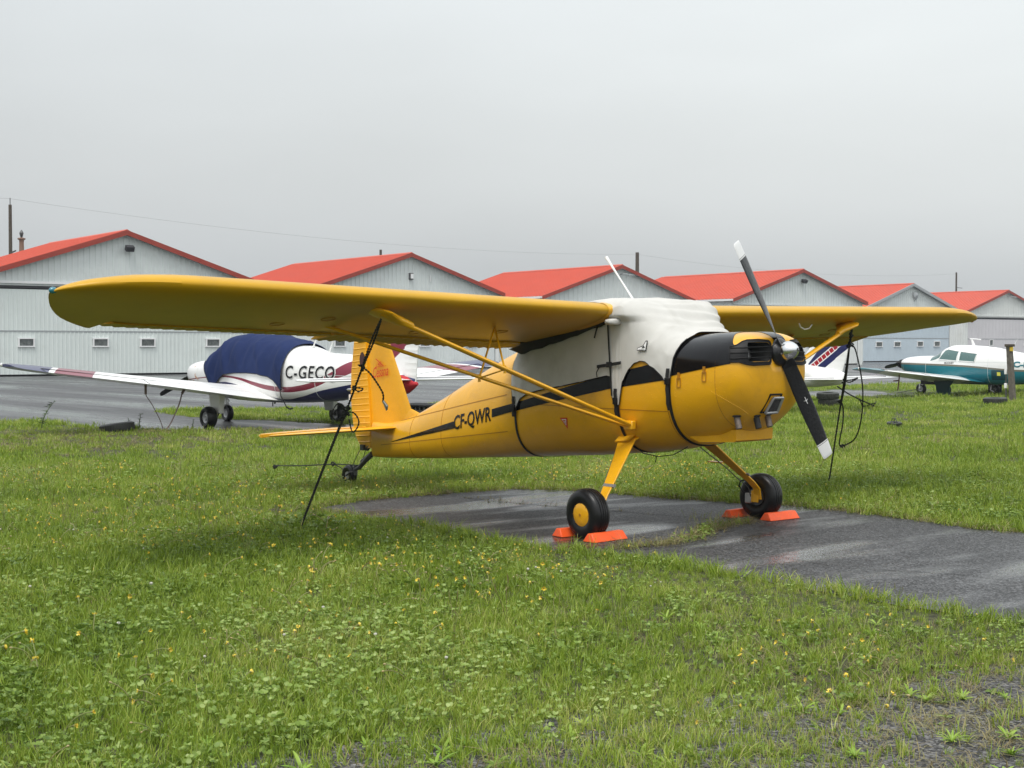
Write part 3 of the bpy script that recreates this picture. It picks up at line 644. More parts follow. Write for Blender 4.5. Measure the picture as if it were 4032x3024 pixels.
# ---- cowling with the two air inlets cut into it
cw_o = COWL.loft(fr(.34, .9, 16) + [.93, .95, .965, .98, .99, 1.0, 1.01, 1.02, 1.03, 1.037, 1.042, 1.046, 1.049], 96).build('cowling', [M['yellow'], M['dark_cavity']], AC, sharp=50)
def rbox(x0, x1, y0, y1, z0, z1, r=.035, n=5):
    ring = []
    for cy, cz, a0 in ((y1 - r, z1 - r, 0), (y0 + r, z1 - r, 90), (y0 + r, z0 + r, 180), (y1 - r, z0 + r, 270)):
        for k in range(n + 1):
            a = R_(a0 + 90 * k / n); ring.append((cy + r * cos(a), cz + r * sin(a)))
    mb = MB(); mb.grid([[(x0, y, z) for y, z in ring], [(x1, y, z) for y, z in ring]], 1, False, closev=True); mb.cap([(x0, y, z) for y, z in ring][::-1], 1); mb.cap([(x1, y, z) for y, z in ring], 1); return mb
for y0, y1 in ((-.34, -.115), (.115, .34)):
    c = rbox(.72, 1.3, y0, y1, 1.388, 1.532).build('cutter', [M['yellow'], M['dark_cavity']])
    md = cw_o.modifiers.new('b', 'BOOLEAN'); md.operation = 'DIFFERENCE'; md.object = c; md.solver = 'EXACT'; bake(cw_o)
    bpy.data.objects.remove(c)
# black paint over the top of the cowling, and the centre strip down to the hub
bl = MB(); rows = []
zst = lambda x: interp([.34, .479, .93], [1.268, 1.294, 1.372], x)
for x in fr(.343, .80, 22):
    a = COWL.phi(x, zst(x)); rows.append([COWL.pt(x, -a + 2 * a * j / 40, .003) for j in range(41)])
bl.grid(rows, 0, True)
for sd_ in (-1, 1):   # run forward under the yellow brow, to the inlet
    rows = []
    for x in fr(.80, .925, 10):
        t = (x - .80) / .125; top = interp([0, .2, .5, .8, 1], [1.603, 1.590, 1.565, 1.525, 1.505], t); a, b = COWL.phi(x, zst(x)), COWL.phi(x, top)
        rows.append([COWL.pt(x, sd_ * (a + (b - a) * j / 14), .003) for j in range(15)])
    bl.grid(rows, 0, True)
rows = []
for x in [.80, .83, .86, .9, .93, .95, .97, .985, 1.0, 1.012, 1.024, 1.034, 1.042]:
    wy = interp([.8, .9, 1.042], [.13, .075, .07], x); hw = COWL.P(x); 
    a = math.asin(min(1, (wy / hw[2]))**(hw[4] / 2)) if wy < hw[2] else 1.2
    rows.append([COWL.pt(x, -a + 2 * a * j / 10, .003) for j in range(11)])
bl.grid(rows, 0, True)
bl.build('black_top_panel', M['black_paint'], cw_o, sharp=60)
rv = []
for x, a0, a1, k in ((.40, 1.25, 2.6, 26), (.80, 1.35, 2.5, 24)): rv += [hull_pn(COWL, x, -a) for a in fr(a0, a1, k)]
for z in fr(1.38, 1.58, 7): 
    p = COWL.plan(z, -.13); rv.append((p, Vector((1, -.1, .1)).normalized()))
for k in range(26):
    t = k / 25; th = -1.05 + .55 * t; z = 1.16 - .17 * t; p = COWL.plan(z, th); q = COWL.plan(z, th, off=.01); rv.append((p, (q - p).normalized()))
rivets('rivet_row', rv, cw_o, .005)
sm = MB()
for x in (.80,): strip_ring(COWL, lambda p: x, 1.3, 2 * pi - 1.3, .004, 0, 50, .0018, sm)
sm.build('panel_seam', M['yellow_dark'], cw_o)
for x, a in ((.44, 1.262), (.70, 1.312)):   # toggle latches
    l = MB()
    for dz0, dz1, w in ((-.045, .0, .018),):
        f = lambda xx, zz, o: Vector((xx, -(COWL.side_y(xx, zz) + o), zz))
        for (xa, za, xb, zb) in ((x - w, a - .075, x + w, a - .075), (x - w, a - .005, x + w, a - .005), (x - w, a - .075, x - w, a - .005), (x + w, a - .075, x + w, a - .005)):
            l.tube([f(xa, za, .006), f(xb, zb, .006)], .0035, 6)
        l.box(f(x, a + .012, .006), (.02, .012, .05))
    l.build('latch', M['yellow_dark'], cw_o)
# inlet trims and grille bars
def inlet(side):
    # outline in (plan angle about x=.5, z); angle grows towards the flank
    def P(th, z, off=.004): return COWL.plan(z, side * th, .5, off)
    t_in, t_out = .235, .80
    outline_o = [(.20, 1.41), (.205, 1.385), (.225, 1.366), (.50, 1.360), (.60, 1.368), (.69, 1.385), (t_out, 1.383), (t_out, 1.41), (t_out, 1.46), (t_out, 1.498), (.70, 1.515), (.63, 1.54), (.56, 1.552), (.40, 1.556), (.24, 1.55), (.212, 1.54), (.20, 1.52), (.20, 1.46)]
    outline_i = [(.225, 1.412), (.23, 1.395), (.245, 1.388), (.49, 1.386), (.55, 1.39), (.565, 1.40), (.57, 1.415), (.57, 1.43), (.57, 1.46), (.57, 1.49), (.57, 1.51), (.565, 1.522), (.55, 1.532), (.42, 1.534), (.26, 1.534), (.235, 1.528), (.225, 1.515), (.225, 1.46)]
    def refine(o):
        r = []
        for k in range(len(o)):
            a, b = o[k], o[(k + 1) % len(o)]
            for j in range(4): r.append((a[0] + (b[0] - a[0]) * j / 4, a[1] + (b[1] - a[1]) * j / 4))
        return r
    oo, oi = refine(outline_o), refine(outline_i); mb = MB(); rows = []
    for k in range(5):
        t = k / 4; rows.append([P(a[0] + (b[0] - a[0]) * t, a[1] + (b[1] - a[1]) * t, .006) for a, b in zip(oo, oi)])
    mb.grid(rows, 0, True, closev=True); io = mb.build('inlet_surround', M['black'], cw_o, sharp=60)
    rim = MB(); rim.tube([P(a, z, .007) for a, z in oo] + [P(*oo[0], .007)], .0045, 6); rim.build('surround_edge', M['black'], io)
    for z0, z1 in ((1.425, 1.412), (1.462, 1.455), (1.502, 1.492)):
        b = MB(); ths = fr(.205, t_out - .01, 26); b.tube([P(th, z0 + (z1 - z0) * (th - .2) / .56, .010) for th in ths], .0036, 6); b.build('grille_bar', M['black'], io)
    e = MB()   # engine bits seen in the dark opening
    y = side * .25
    e.lathe((.79, side * .27, 1.39), [(0, .02), (0, .05), (.12, .05), (.12, .02)], axis='z', n=20)
    e.build('cylinder', M['dark_cavity'], io)
    e = MB(); e.lathe((.86, side * .17, 1.41), [(0, .02), (0, .034), (.03, .034), (.034, .028), (.06, .026), (.075, .015), (.08, .004)], axis='z', n=16); e.build('plug_cap', M['alu'] if side < 0 else M['red'], io)
inlet(-1); inlet(1)
# chin: rectangular filter scoop, exhaust stubs, dark disc for the oil cooler hole, bottom lip
def C(y, z, off=0):
    th = math.atan2(y, 1); x = COWL.front_x(y, z); return Vector((x + off, y, z))
mb = MB()
fq = [C(-.132, .995), C(.03, 1.0), C(.042, 1.142), C(-.095, 1.142)]
nf = (fq[1] - fq[0]).cross(fq[3] - fq[0]).normalized(); nf = nf if nf.x > 0 else -nf
def quadframe(q, inset, o0, o1, m, name, par):
    c = sum(q, Vector()) / 4; qi = [c + (p - c) * inset for p in q]; mb = MB(); rows = [[p - nf * .04 for p in q], [p + nf * o0 for p in q], [p + nf * o0 for p in qi], [p - nf * o1 for p in qi]]
    mb.grid(rows, 0, False, closev=True); return mb.build(name, m, par)
sc = quadframe(fq, .86, .012, .02, M['black'], 'intake_scoop', cw_o)
c0 = sum(fq, Vector()) / 4; shift = Vector((0, .02, -.012))
fq2 = [c0 + (p - c0) * .80 + shift for p in fq]; q3 = [p + nf * .016 for p in fq2]
mb = MB(); mb.add(q3, [(0, 1, 2, 3)]); mb.build('backing', M['black'], sc)
fr_ = MB()
for k in range(4): fr_.tube([fq2[k] + nf * .02, fq2[(k + 1) % 4] + nf * .02], .011, 6)
fr_.build('filter_frame', M['alu'], sc)
fm = MB()
for k in range(1, 14):
    t = k / 14; fm.tube([lin(fq2[0], fq2[1], t) + nf * .019, lin(fq2[3], fq2[2], t) + nf * .019], .0022, 4); fm.tube([lin(fq2[0], fq2[3], t) + nf * .019, lin(fq2[1], fq2[2], t) + nf * .019], .0022, 4)
fm.build('filter_mesh', M['steel'], sc)
mb = MB(); p = C(.06, 1.346, .003)
ring = [(p.y + (.032 - .014 + .014) * cos(a) * 1.0, p.z + .022 * sin(a)) for a in fr(0, 2 * pi, 23)[:-1]]
mb.cap([C(y, z, .004) for y, z in ring]); mb.build('hole_shade_disc', M['dark_cavity'], cw_o)  # flat disc on the skin, coloured dark for the shade in a hole
rg = MB(); rg.tube([C(y, z, .005) for y, z in ring + ring[:1]], .004, 6); rg.build('hole_rim', M['yellow'], cw_o)
for x, y, z, k in ((0, -.285, .965, 'exhaust'), (0, -.13, .965, 'dark_cavity'), (0, -.02, .975, 'exhaust')):
    mb = MB(); d = Vector((.30, -.03, -.95)).normalized(); a = C(y, z) - d * .04 + Vector((-.01, 0, 0))
    mb.tube([a, a + d * .135], .024, 16, caps=False); mb.tube([a, a + d * .133], .020, 16, caps=True); eo = mb.build('exhaust_stub', M[k], cw_o)
    cu = MB(); q = a + d * .034
    cu.lathe(q, [(-.008, .030), (0, .040), (.008, .030)], axis='z', n=16); cu.build('collar', M['dark_cavity'], eo)
lip = MB(); rows = []
for x in fr(.38, .80, 16):
    zz = interp([.38, .47, .78, .80], [.785, .750, .762, .775], x); a = COWL.phi(x, max(COWL.P(x)[0] + .05, .83)); ys = COWL.pt(x, -a).y * .86
    rows.append([(x, ys, .835 if x < .7 else .86), (x, ys * .98, zz), (x, ys * .98 + .012, zz), (x, -ys * .98 - .012, zz), (x, -ys * .98, zz), (x, -ys, .835 if x < .7 else .86)])
lip.grid(rows, 0, False); lip.cap(rows[-1]); lip.build('bottom_lip', M['yellow'], cw_o, sharp=30)

# ---- propeller, tilted with the thrust line
TH = R_(7.0); PA = R_(-27.6)
pr = empty('propeller', (1.078, 0, 1.463), parent=AC); pr.rotation_euler = (0, -TH, 0)
def blade(sgn, wid, name):
    mb = MB(); rows = []; tips = []
    st = [(0, .045, .045, 80), (.06, .05, .04, 62), (.12, .05, .032, 50), (.2, .056, .024, 40), (.35, .066, .018, 30), (.5, .07, .014, 24), (.65, .067, .011, 20), (.76, .062, .009, 17), (.80, .060, .008, 16), (.801, .060, .008, 16), (.808, .0598, .008, 16), (.8081, .0598, .008, 16), (.812, .0596, .008, 16), (.8121, .0596, .008, 16), (.90, .055, .006, 14), (.925, .050, .005, 14), (.93, .042, .003, 14)]
    for r, w, t, tw in st:
        a = R_(tw); row = []
        for j in range(14):
            q = 2 * pi * j / 14; cy = w * cos(q) * wid; cx = t * sin(q)
            # chord lies mostly in the disc, twisted by pitch
            y = cy * cos(a) - cx * sin(a); x = -cy * sin(a) * .8 + cx * cos(a); row.append(Vector((x, sgn * y, sgn * r)))
        rows.append(row)
    n = len(rows); mb.grid(rows, 0, True, closev=True, mf=lambda i, j: (1 if st[i][0] >= .8 and not (.808 <= st[i][0] < .812) else 0))
    mb.cap(rows[-1], 1); o = mb.build(name, [M['prop'], M['white_paint']], pr, sharp=50)
    for me_ in (o.data,): me_.transform(Matrix.Rotation(-PA, 4, 'X'))
    return o
blade(1, 1, 'blade'); b2 = blade(-1, 1, 'blade')
hb = MB(); hb.lathe((-.045, 0, 0), [(-.01, .02), (-.01, .105), (.02, .108), (.045, .095), (.07, .066), (.075, .01)], axis='x', n=28); hb.build('hub', M['prop'], pr)
sp = MB(); sp.lathe((.03, 0, .0), [(0, .001), (0, .070), (.012, .074), (.035, .073), (.06, .064), (.085, .048), (.102, .030), (.111, .014), (.113, .001)], axis='x', n=40); so = sp.build('spinner', M['chrome'], pr, sharp=50)
sp = MB(); sp.lathe((.143, 0, 0), [(0, .012), (.004, .012), (.006, .004)], axis='x', n=12); sp.build('spinner_screw', M['steel'], so)
sp = MB()
for k in range(6):
    a = k * pi / 3 + .3; sp.lathe((.036, (.073 * cos(a)), (.073 * sin(a))), [(0, .006), (.006, .006), (.007, .001)], axis='x', n=8)
sp.build('spinner_rivet', M['alu'], so)
# small maker's mark on the lower blade
mk = MB()
def bp_(y, r): 
    a = R_(24 - (r - .5) * 30); v = Vector((.017 * cos(a) - y * sin(a) * .8 + .004, -y * cos(a), -r)); return Matrix.Rotation(-PA, 3, 'X') @ v
mk.add([bp_(-.002, .40), bp_(.003, .40), bp_(.003, .46), bp_(-.002, .46), bp_(-.022, .425), bp_(0, .437), bp_(.024, .425), bp_(0, .429)], [(0, 1, 2, 3), (4, 5, 6, 7)])
mk.build('blade_mark', M['white_paint'], b2)

# ---- wings
def wing(sd_):
    dz = .029 if sd_ < 0 else .0135
    wo = None
    zle = lambda y: 1.797 + dz * (y - .5)
    inc = lambda y: R_(11.9 - .25 * (y - .5))
    def le_te(y, u1=1.0):
        t = max(0, (y - 4.15) / .945); q = math.sqrt(max(0, 1 - t * t))
        lex = -.20 - .32 * (1 - q); tex = interp([4.15, 4.38, 4.55, 4.68, 4.80, 4.90, 4.97, 5.03, 5.07, 5.092], [-1.67, -1.63, -1.50, -1.36, -1.18, -1.00, -.85, -.71, -.61, -.545], y)
        zl = zle(y) - (-.20 - lex) * math.tan(inc(y)) ; tz = zle(y) - (-.20 - tex) * math.tan(inc(y))
        if y > 4.5: zl -= .035 * ((y - 4.5) / .63)**2; tz -= .035 * ((y - 4.5) / .63)**2
        return Vector((lex, sd_ * y, zl)), Vector((tex, sd_ * y, tz))
    mb = MB(); ys = fr(.545, 4.15, 36) + [4.25, 4.36]
    td = (-.2, 0, 1)
    def sect(y, uc, thk=.13):
        le, te = le_te(y); c = (te - le).length; tdv = Vector((sin(inc(y)) * -1, 0, cos(inc(y)))); n = 22
        us = [uc * (1 - cos(pi * i / n)) / 2 for i in range(n + 1)]; top = []; bot = []
        rib = .0035 * (abs(((y / .37) % 1) - .5) * 2) ** 3   # slight scallop of the fabric between ribs
        for u in us:
            p = le.lerp(te, u); f = foil(thk, u) * c; cm = .02 * c * 4 * u * (1 - u); rr = rib if u > .1 else 0
            top.append(p + tdv * (cm + f * 1.05 - rr)); bot.append(p + tdv * (cm * .9 - f * .92 + rr))
        return top, bot
    rows = []
    for y in ys:
        t, b = sect(y, .76); rows.append(t + b[::-1][:-1])
    mb.grid(rows, 0, True, closev=True); mb.cap(rows[0]); mb.cap(rows[-1][::-1])
    rows = []
    for y in [4.36, 4.4, 4.5, 4.6, 4.7, 4.78, 4.86, 4.92, 4.98, 5.03, 5.055, 5.075, 5.087, 5.092]:
        t, b = sect(y, 1.0, .13 if y < 4.7 else .13 + .03 * (y - 4.7) / .43); rows.append(t + b[::-1][:-1])
    mb.grid(rows, 0, True, closev=True); mb.cap(rows[0]); mb.cap(rows[-1][::-1])
    wo = mb.build('wing', M['yellow_wing'], AC, sharp=40)
    # corrugated flap and aileron
    for nm, y0, y1, defl in (('flap', .60, 2.50, 0), ('aileron', 2.53, 4.33, (.035 if sd_ < 0 else -.06))):
        n = int((y1 - y0) / .024); fm_ = MB(); rows = []
        for k in range(n + 1):
            y = y0 + (y1 - y0) * k / n; le, te = le_te(y); c = (te - le).length; tdv = Vector((-sin(inc(y)), 0, cos(inc(y)))); a = le.lerp(te, .765)
            rg_ = .010 if k % 4 == 0 else 0
            row = []
            for u, h in ((0, .052), (.04, .050), (.3, .038), (.7, .018), (.97, .004)): row.append(a.lerp(te + tdv * defl, u) + tdv * (h + (rg_ if 0 < u else 0)))
            for u, h in ((.97, -.004), (.7, -.014), (.3, -.026), (.04, -.034), (0, -.036)): row.append(a.lerp(te + tdv * defl, u) + tdv * (h - (rg_ if 0 < u else 0)))
            rows.append(row)
        fm_.grid(rows, 0, False, closev=True); fm_.cap(rows[0]); fm_.cap(rows[-1][::-1]); fm_.build(nm, M['yellow_wing'], wo, sharp=25)
    # nav light and tip
    tip = le_te(5.08)[0]; mb = MB(); c = Vector((-.50, sd_ * 5.078, tip.z)); mb.lathe(c, [(-.02, .004), (-.01, .018), (.01, .022), (.022, .018), (.032, .008), (.034, .001)] if sd_ > 0 else [(.02, .004), (.01, .018), (-.01, .022), (-.022, .018), (-.032, .008), (-.034, .001)], axis='y', n=16)
    mb.build('nav_light', M['blue_light'] if sd_ < 0 else M['red'], wo)
    # inspection ring, leading edge cuff line at the root
    mb = MB(); rows = []
    for y in (.545, .62):
        t, b = sect(y, .3); rows.append([p + Vector((0, 0, .003)) for p in t[::-1]] + [p - Vector((0, 0, .003)) for p in b[1:]])
    for r0 in rows: r0[:] = [p + (p - Vector((-.35, p.y, 1.79))).normalized() * .003 for p in r0]
    mb.grid(rows, 0, True); mb.build('root_cuff', M['yellow'], wo)
    for y, u in ((3.2, .55), (1.2, .45), (1.9, .6), (2.95, .35)):
        le, te = le_te(y); p = le.lerp(te, u); c = (te - le).length; tdv = Vector((-sin(inc(y)), 0, cos(inc(y)))); p = p + tdv * (.072 * c * u * (1 - u) * 0 + .02 * c * 4 * u * (1 - u) * .9 - foil(.13, u) * c * .92 - .003)
        ax = (te - le).normalized(); ay = tdv.cross(ax); m2 = MB(); m2.tube([p + ax * .055 * cos(a) + ay * .055 * sin(a) for a in fr(0, 2 * pi, 20)], .003, 5); m2.build('inspection_ring', M['yellow_dark'], wo)
    # fuel / grab loop under far wing
    if sd_ > 0:
        le, te = le_te(2.0); p = le.lerp(te, .12); m2 = MB(); m2.tube([p + Vector((0, .0, -.05)), p + Vector((0, .03, -.10)), p + Vector((0, .09, -.12)), p + Vector((0, .16, -.11)), p + Vector((0, .2, -.075))], .007, 6); m2.build('pitot_loop', M['white_paint'], wo)
    # struts
    def strut(nm, a, b, r, flare=None):
        m2 = MB(); a, b = Vector(a), Vector(b); pts = [a.lerp(b, t) for t in fr(0, 1, 10)]; m2.tube(pts, r, 14, sq=1.55 if abs((b - a).y) > 1 else 1, up=(0, 0, 1)); return m2.build(nm, M['yellow'], wo)
    T1, B1 = (-.33, sd_ * 2.74, 1.735 if sd_ < 0 else 1.70), (-.07, sd_ * .495, .87); T2, B2 = (-1.05, sd_ * 2.76, 1.66 if sd_ < 0 else 1.62), (-.12, sd_ * .50, .862)
    strut('strut', T1, B1, .0185); strut('strut', T2, B2, .0145)
    # streamlined fairing at the top of the front strut
    m2 = MB(); rows = []
    a = Vector(T1); d = (Vector(B1) - a).normalized()
    for t, w, h in ((-.06, .015, .01), (-.03, .12, .02), (.03, .135, .03), (.10, .09, .035), (.18, .05, .035), (.26, .032, .028), (.27, .028, .022)):
        c = a + d * t + Vector((-.04 * (1 - t / .27) if t < .27 else 0, 0, .012)); rows.append([c + Vector((w * cos(q), 0, h * sin(q))) for q in [2 * pi * k / 16 for k in range(16)]])
    m2.grid(rows, 0, True, closev=True); m2.cap(rows[0]); m2.cap(rows[-1][::-1]); m2.build('strut_fairing', M['yellow'], wo)
    m2 = MB(); m2.box((-.085, sd_ * .49, .868), (.10, .05, .075)); bevel(m2.build('strut_fitting', M['yellow'], wo), .01)
    j1, j2 = Vector((-.202, sd_ * 1.70, 1.328)), Vector((-.581, sd_ * 1.644, 1.255)); top_ = Vector((-.78, sd_ * 1.34, 1.70))
    m2 = MB(); m2.tube([j1, top_], .008, 8); m2.tube([j2, top_ + Vector((0, -.03 * sd_, 0))], .0085, 8); m2.tube([j1, j2], .006, 8)
    for q in (j1, j2): m2.tube([q + Vector((0, 0, .03)), q - Vector((0, 0, .03))], .011, 8)
    m2.build('jury_strut', M['yellow'], wo)
    return wo, T1
wR, TR = wing(-1); wL, TL = wing(1)
ctr = MB()   # centre section joining the wings, under the canvas
tb = []
for y in (-.545, .545):
    le, te = Vector((-.20, y, 1.797)), Vector((-1.67, y, 1.49)); c = 1.5; tdv = Vector((-sin(R_(11.9)), 0, cos(R_(11.9)))); us = [(1 - cos(pi * i / 16)) / 2 for i in range(17)]
    top = [le.lerp(te, u) + tdv * (.02 * c * 4 * u * (1 - u) + foil(.125, u) * c) for u in us]; bot = [le.lerp(te, u) + tdv * (.02 * c * 4 * u * (1 - u) - foil(.125, u) * c) for u in us]
    tb.append(top + bot[::-1][:-1])
ctr.grid(tb, 0, True, closev=True); ctr.build('centre_section', M['black'], AC)

# ---- tail
fin = foil_loft([((-3.74, 0, .72), (-4.49, 0, .55), .05), ((-3.74, 0, .84), (-4.485, 0, .84), .05), ((-4.10, 0, 1.48), (-4.545, 0, 1.48), .065), ((-4.19, 0, 1.66), (-4.56, 0, 1.66), .07), ((-4.28, 0, 1.74), (-4.565, 0, 1.74), .05)], (0, 1, 0), nu=10)
fno = fin.build('fin', M['yellow'], AC)
fl = foil_loft([((-3.45, 0, .78), (-4.3, 0, .62), .05), ((-3.74, 0, .86), (-4.3, 0, .80), .04)], (0, 1, 0), nu=8); fl.build('fin_fillet', M['yellow'], fno)
rd = MB(); rows = []
prof = [(.42, -4.455, -4.60), (.46, -4.45, -4.70), (.55, -4.455, -4.775), (.70, -4.46, -4.83), (.98, -4.487, -4.875), (1.25, -4.515, -4.862), (1.545, -4.545, -4.813), (1.66, -4.56, -4.78), (1.76, -4.57, -4.72), (1.80, -4.58, -4.66)]
n = 144
for k in range(n + 1):
    z = .42 + (1.80 - .42) * k / n; xa = interp([p[0] for p in prof], [p[1] for p in prof], z); xb = interp([p[0] for p in prof], [p[2] for p in prof], z)
    g = .0045 if k % 7 == 0 else 0
    z2 = z - .0
    r1 = [(xa, .022), (xa - .02, .024 + g), (xa + (xb - xa) * .5, .015 + g), (xb + .012, .004 + g * .6)]
    rows.append([(x, y, z2 - .035 * (1 if True else 0) * (xa - x) * -1.0) for x, y in r1] + [(x, -y, z2 - .035 * (xa - x) * -1.0) for x, y in r1[::-1]])
# slope the ridges slightly as on the real rudder
for row in rows:
    for i, p in enumerate(row): row[i] = (p[0], p[1], p[2] - .20 * (rows[0][0][0] - p[0]) * .5)
rd.grid(rows, 0, False, closev=True); rd.cap(rows[0]); rd.cap(rows[-1][::-1]); rdo = rd.build('rudder', M['yellow'], AC, sharp=20)
mb = MB(); mb.lathe((-4.895, 0, 1.03), [(-.05, .004), (-.02, .016), (.02, .018), (.04, .01)], axis='x', n=10); mb.build('tail_light', M['alu'], rdo)
mb = MB(); mb.tube([(-4.885, 0, .98), (-4.885, 0, .90)], .012, 8); mb.build('tail_light_base', M['white_paint'], rdo)
mb = MB(); mb.cap([(-4.60 + .05 * cos(a), -.031, 1.355 + .085 * sin(a)) for a in fr(0, 2 * pi, 24)[:-1]]); mb.build('oval_patch', mat('dark_oval_patch', (.055, .02, .022), .5), rdo)
place_text('fin_lettering', 'Cessna', lambda u, v: Vector((-4.40 + .28 * u, -.03 - .001, 1.165 + .035 * u + .11 * v)), M['red_print'], fno, bold=.004, shear=.25)
place_text('fin_number', '140', lambda u, v: Vector((-4.335 + .09 * u, -.030, 1.285 + .012 * u + .05 * v)), M['red_print'], fno, bold=.006, shear=.3)
mb = MB(); mb.add([(-4.345, -.031, 1.375), (-4.20, -.031, 1.30), (-4.215, -.031, 1.295), (-4.35, -.031, 1.366)], [(0, 1, 2, 3)]); mb.add([(-4.36, -.031, 1.283), (-4.15, -.031, 1.302), (-4.15, -.031, 1.298), (-4.36, -.031, 1.278)], [(0, 1, 2, 3)]); mb.build('fin_flash', M['red_print'], fno)
for sd_ in (-1, 1):
    s1 = [((-3.88, sd_ * .03, .668), (-4.47, sd_ * .03, .632), .07), ((-3.92, sd_ * .4, .656), (-4.46, sd_ * .4, .622), .075), ((-4.02, sd_ * 1.0, .638), (-4.45, sd_ * 1.0, .608), .075), ((-4.09, sd_ * 1.22, .630), (-4.44, sd_ * 1.22, .601), .075), ((-4.17, sd_ * 1.32, .622), (-4.42, sd_ * 1.32, .600), .075), ((-4.26, sd_ * 1.36, .615), (-4.38, sd_ * 1.36, .602), .07)]
    so = foil_loft(s1, (0, 0, 1), nu=10).build('stabiliser', M['yellow'], AC)
    el = MB(); rows = []; n = 54
    for k in range(n + 1):
        y = .06 + (1.33 - .06) * k / n; xb = -4.485 - interp([.06, .2, .9, 1.18, 1.29, 1.33], [.18, .38, .33, .25, .12, .04], y); g = .005 if k % 4 == 0 else 0; xa = -4.485; za = interp([0, 1.33], [.634, .600], y)
        r1 = [(xa, .017), (xa - .02, .018 + g), (xa + (xb - xa) * .5, .011 + g), (xb, .003 + g * .5)]
        rows.append([(x, sd_ * y, za + h - .01 * (xa - x)) for x, h in r1] + [(x, sd_ * y, za - h - .01 * (xa - x)) for x, h in r1[::-1]])
    el.grid(rows, 0, False, closev=True); el.cap(rows[0]); el.cap(rows[-1][::-1]); el.build('elevator', M['yellow'], so, sharp=20)
# tail wheel
tw = empty('tail_wheel', (-4.90, 0, .10), parent=AC)
mb = MB(); mb.lathe((0, 0, 0), [(-.035, .05), (-.04, .085), (-.026, .108), (0, .114), (.026, .108), (.04, .085), (.035, .05)], n=28); mb.build('tyre', M['tyre'], tw)
mb = MB(); mb.lathe((0, 0, 0), [(-.028, .005), (-.03, .042), (.03, .042), (.028, .005)], n=20); mb.build('rim', M['alu'], tw)
mb = MB(); mb.tube([(.44, 0, .26), (.34, 0, .20), (.2, 0, .10), (.10, 0, .065)], [.03, .028, .024, .022], 8); mb.tube([(.42, 0, .245), (.24, 0, .15)], .036, 8, sq=.5)
mb.tube([(.12, 0, .12), (.12, 0, .01)], .022, 8)
for sd_ in (-1, 1): mb.tube([(.12, 0, .05), (.08, sd_ * .045, .04), (0, sd_ * .045, 0)], .012, 6)
mb.build('leaf_spring', M['steel'], tw)
mb = MB(); 
for sd_ in (-1, 1): mb.tube([(.30, sd_ * .03, .34), (.2, sd_ * .05, .2), (.12, sd_ * .06, .06)], .004, 5)
mb.build('steering_spring', M['steel'], tw)
mb = MB(); mb.tube([(.42, 0, .36), (.34, 0, .30)], .022, 8); mb.box((.30, -.02, .32), (.06, .05, .06)); mb.build('rudder_horn', M['steel'], tw)

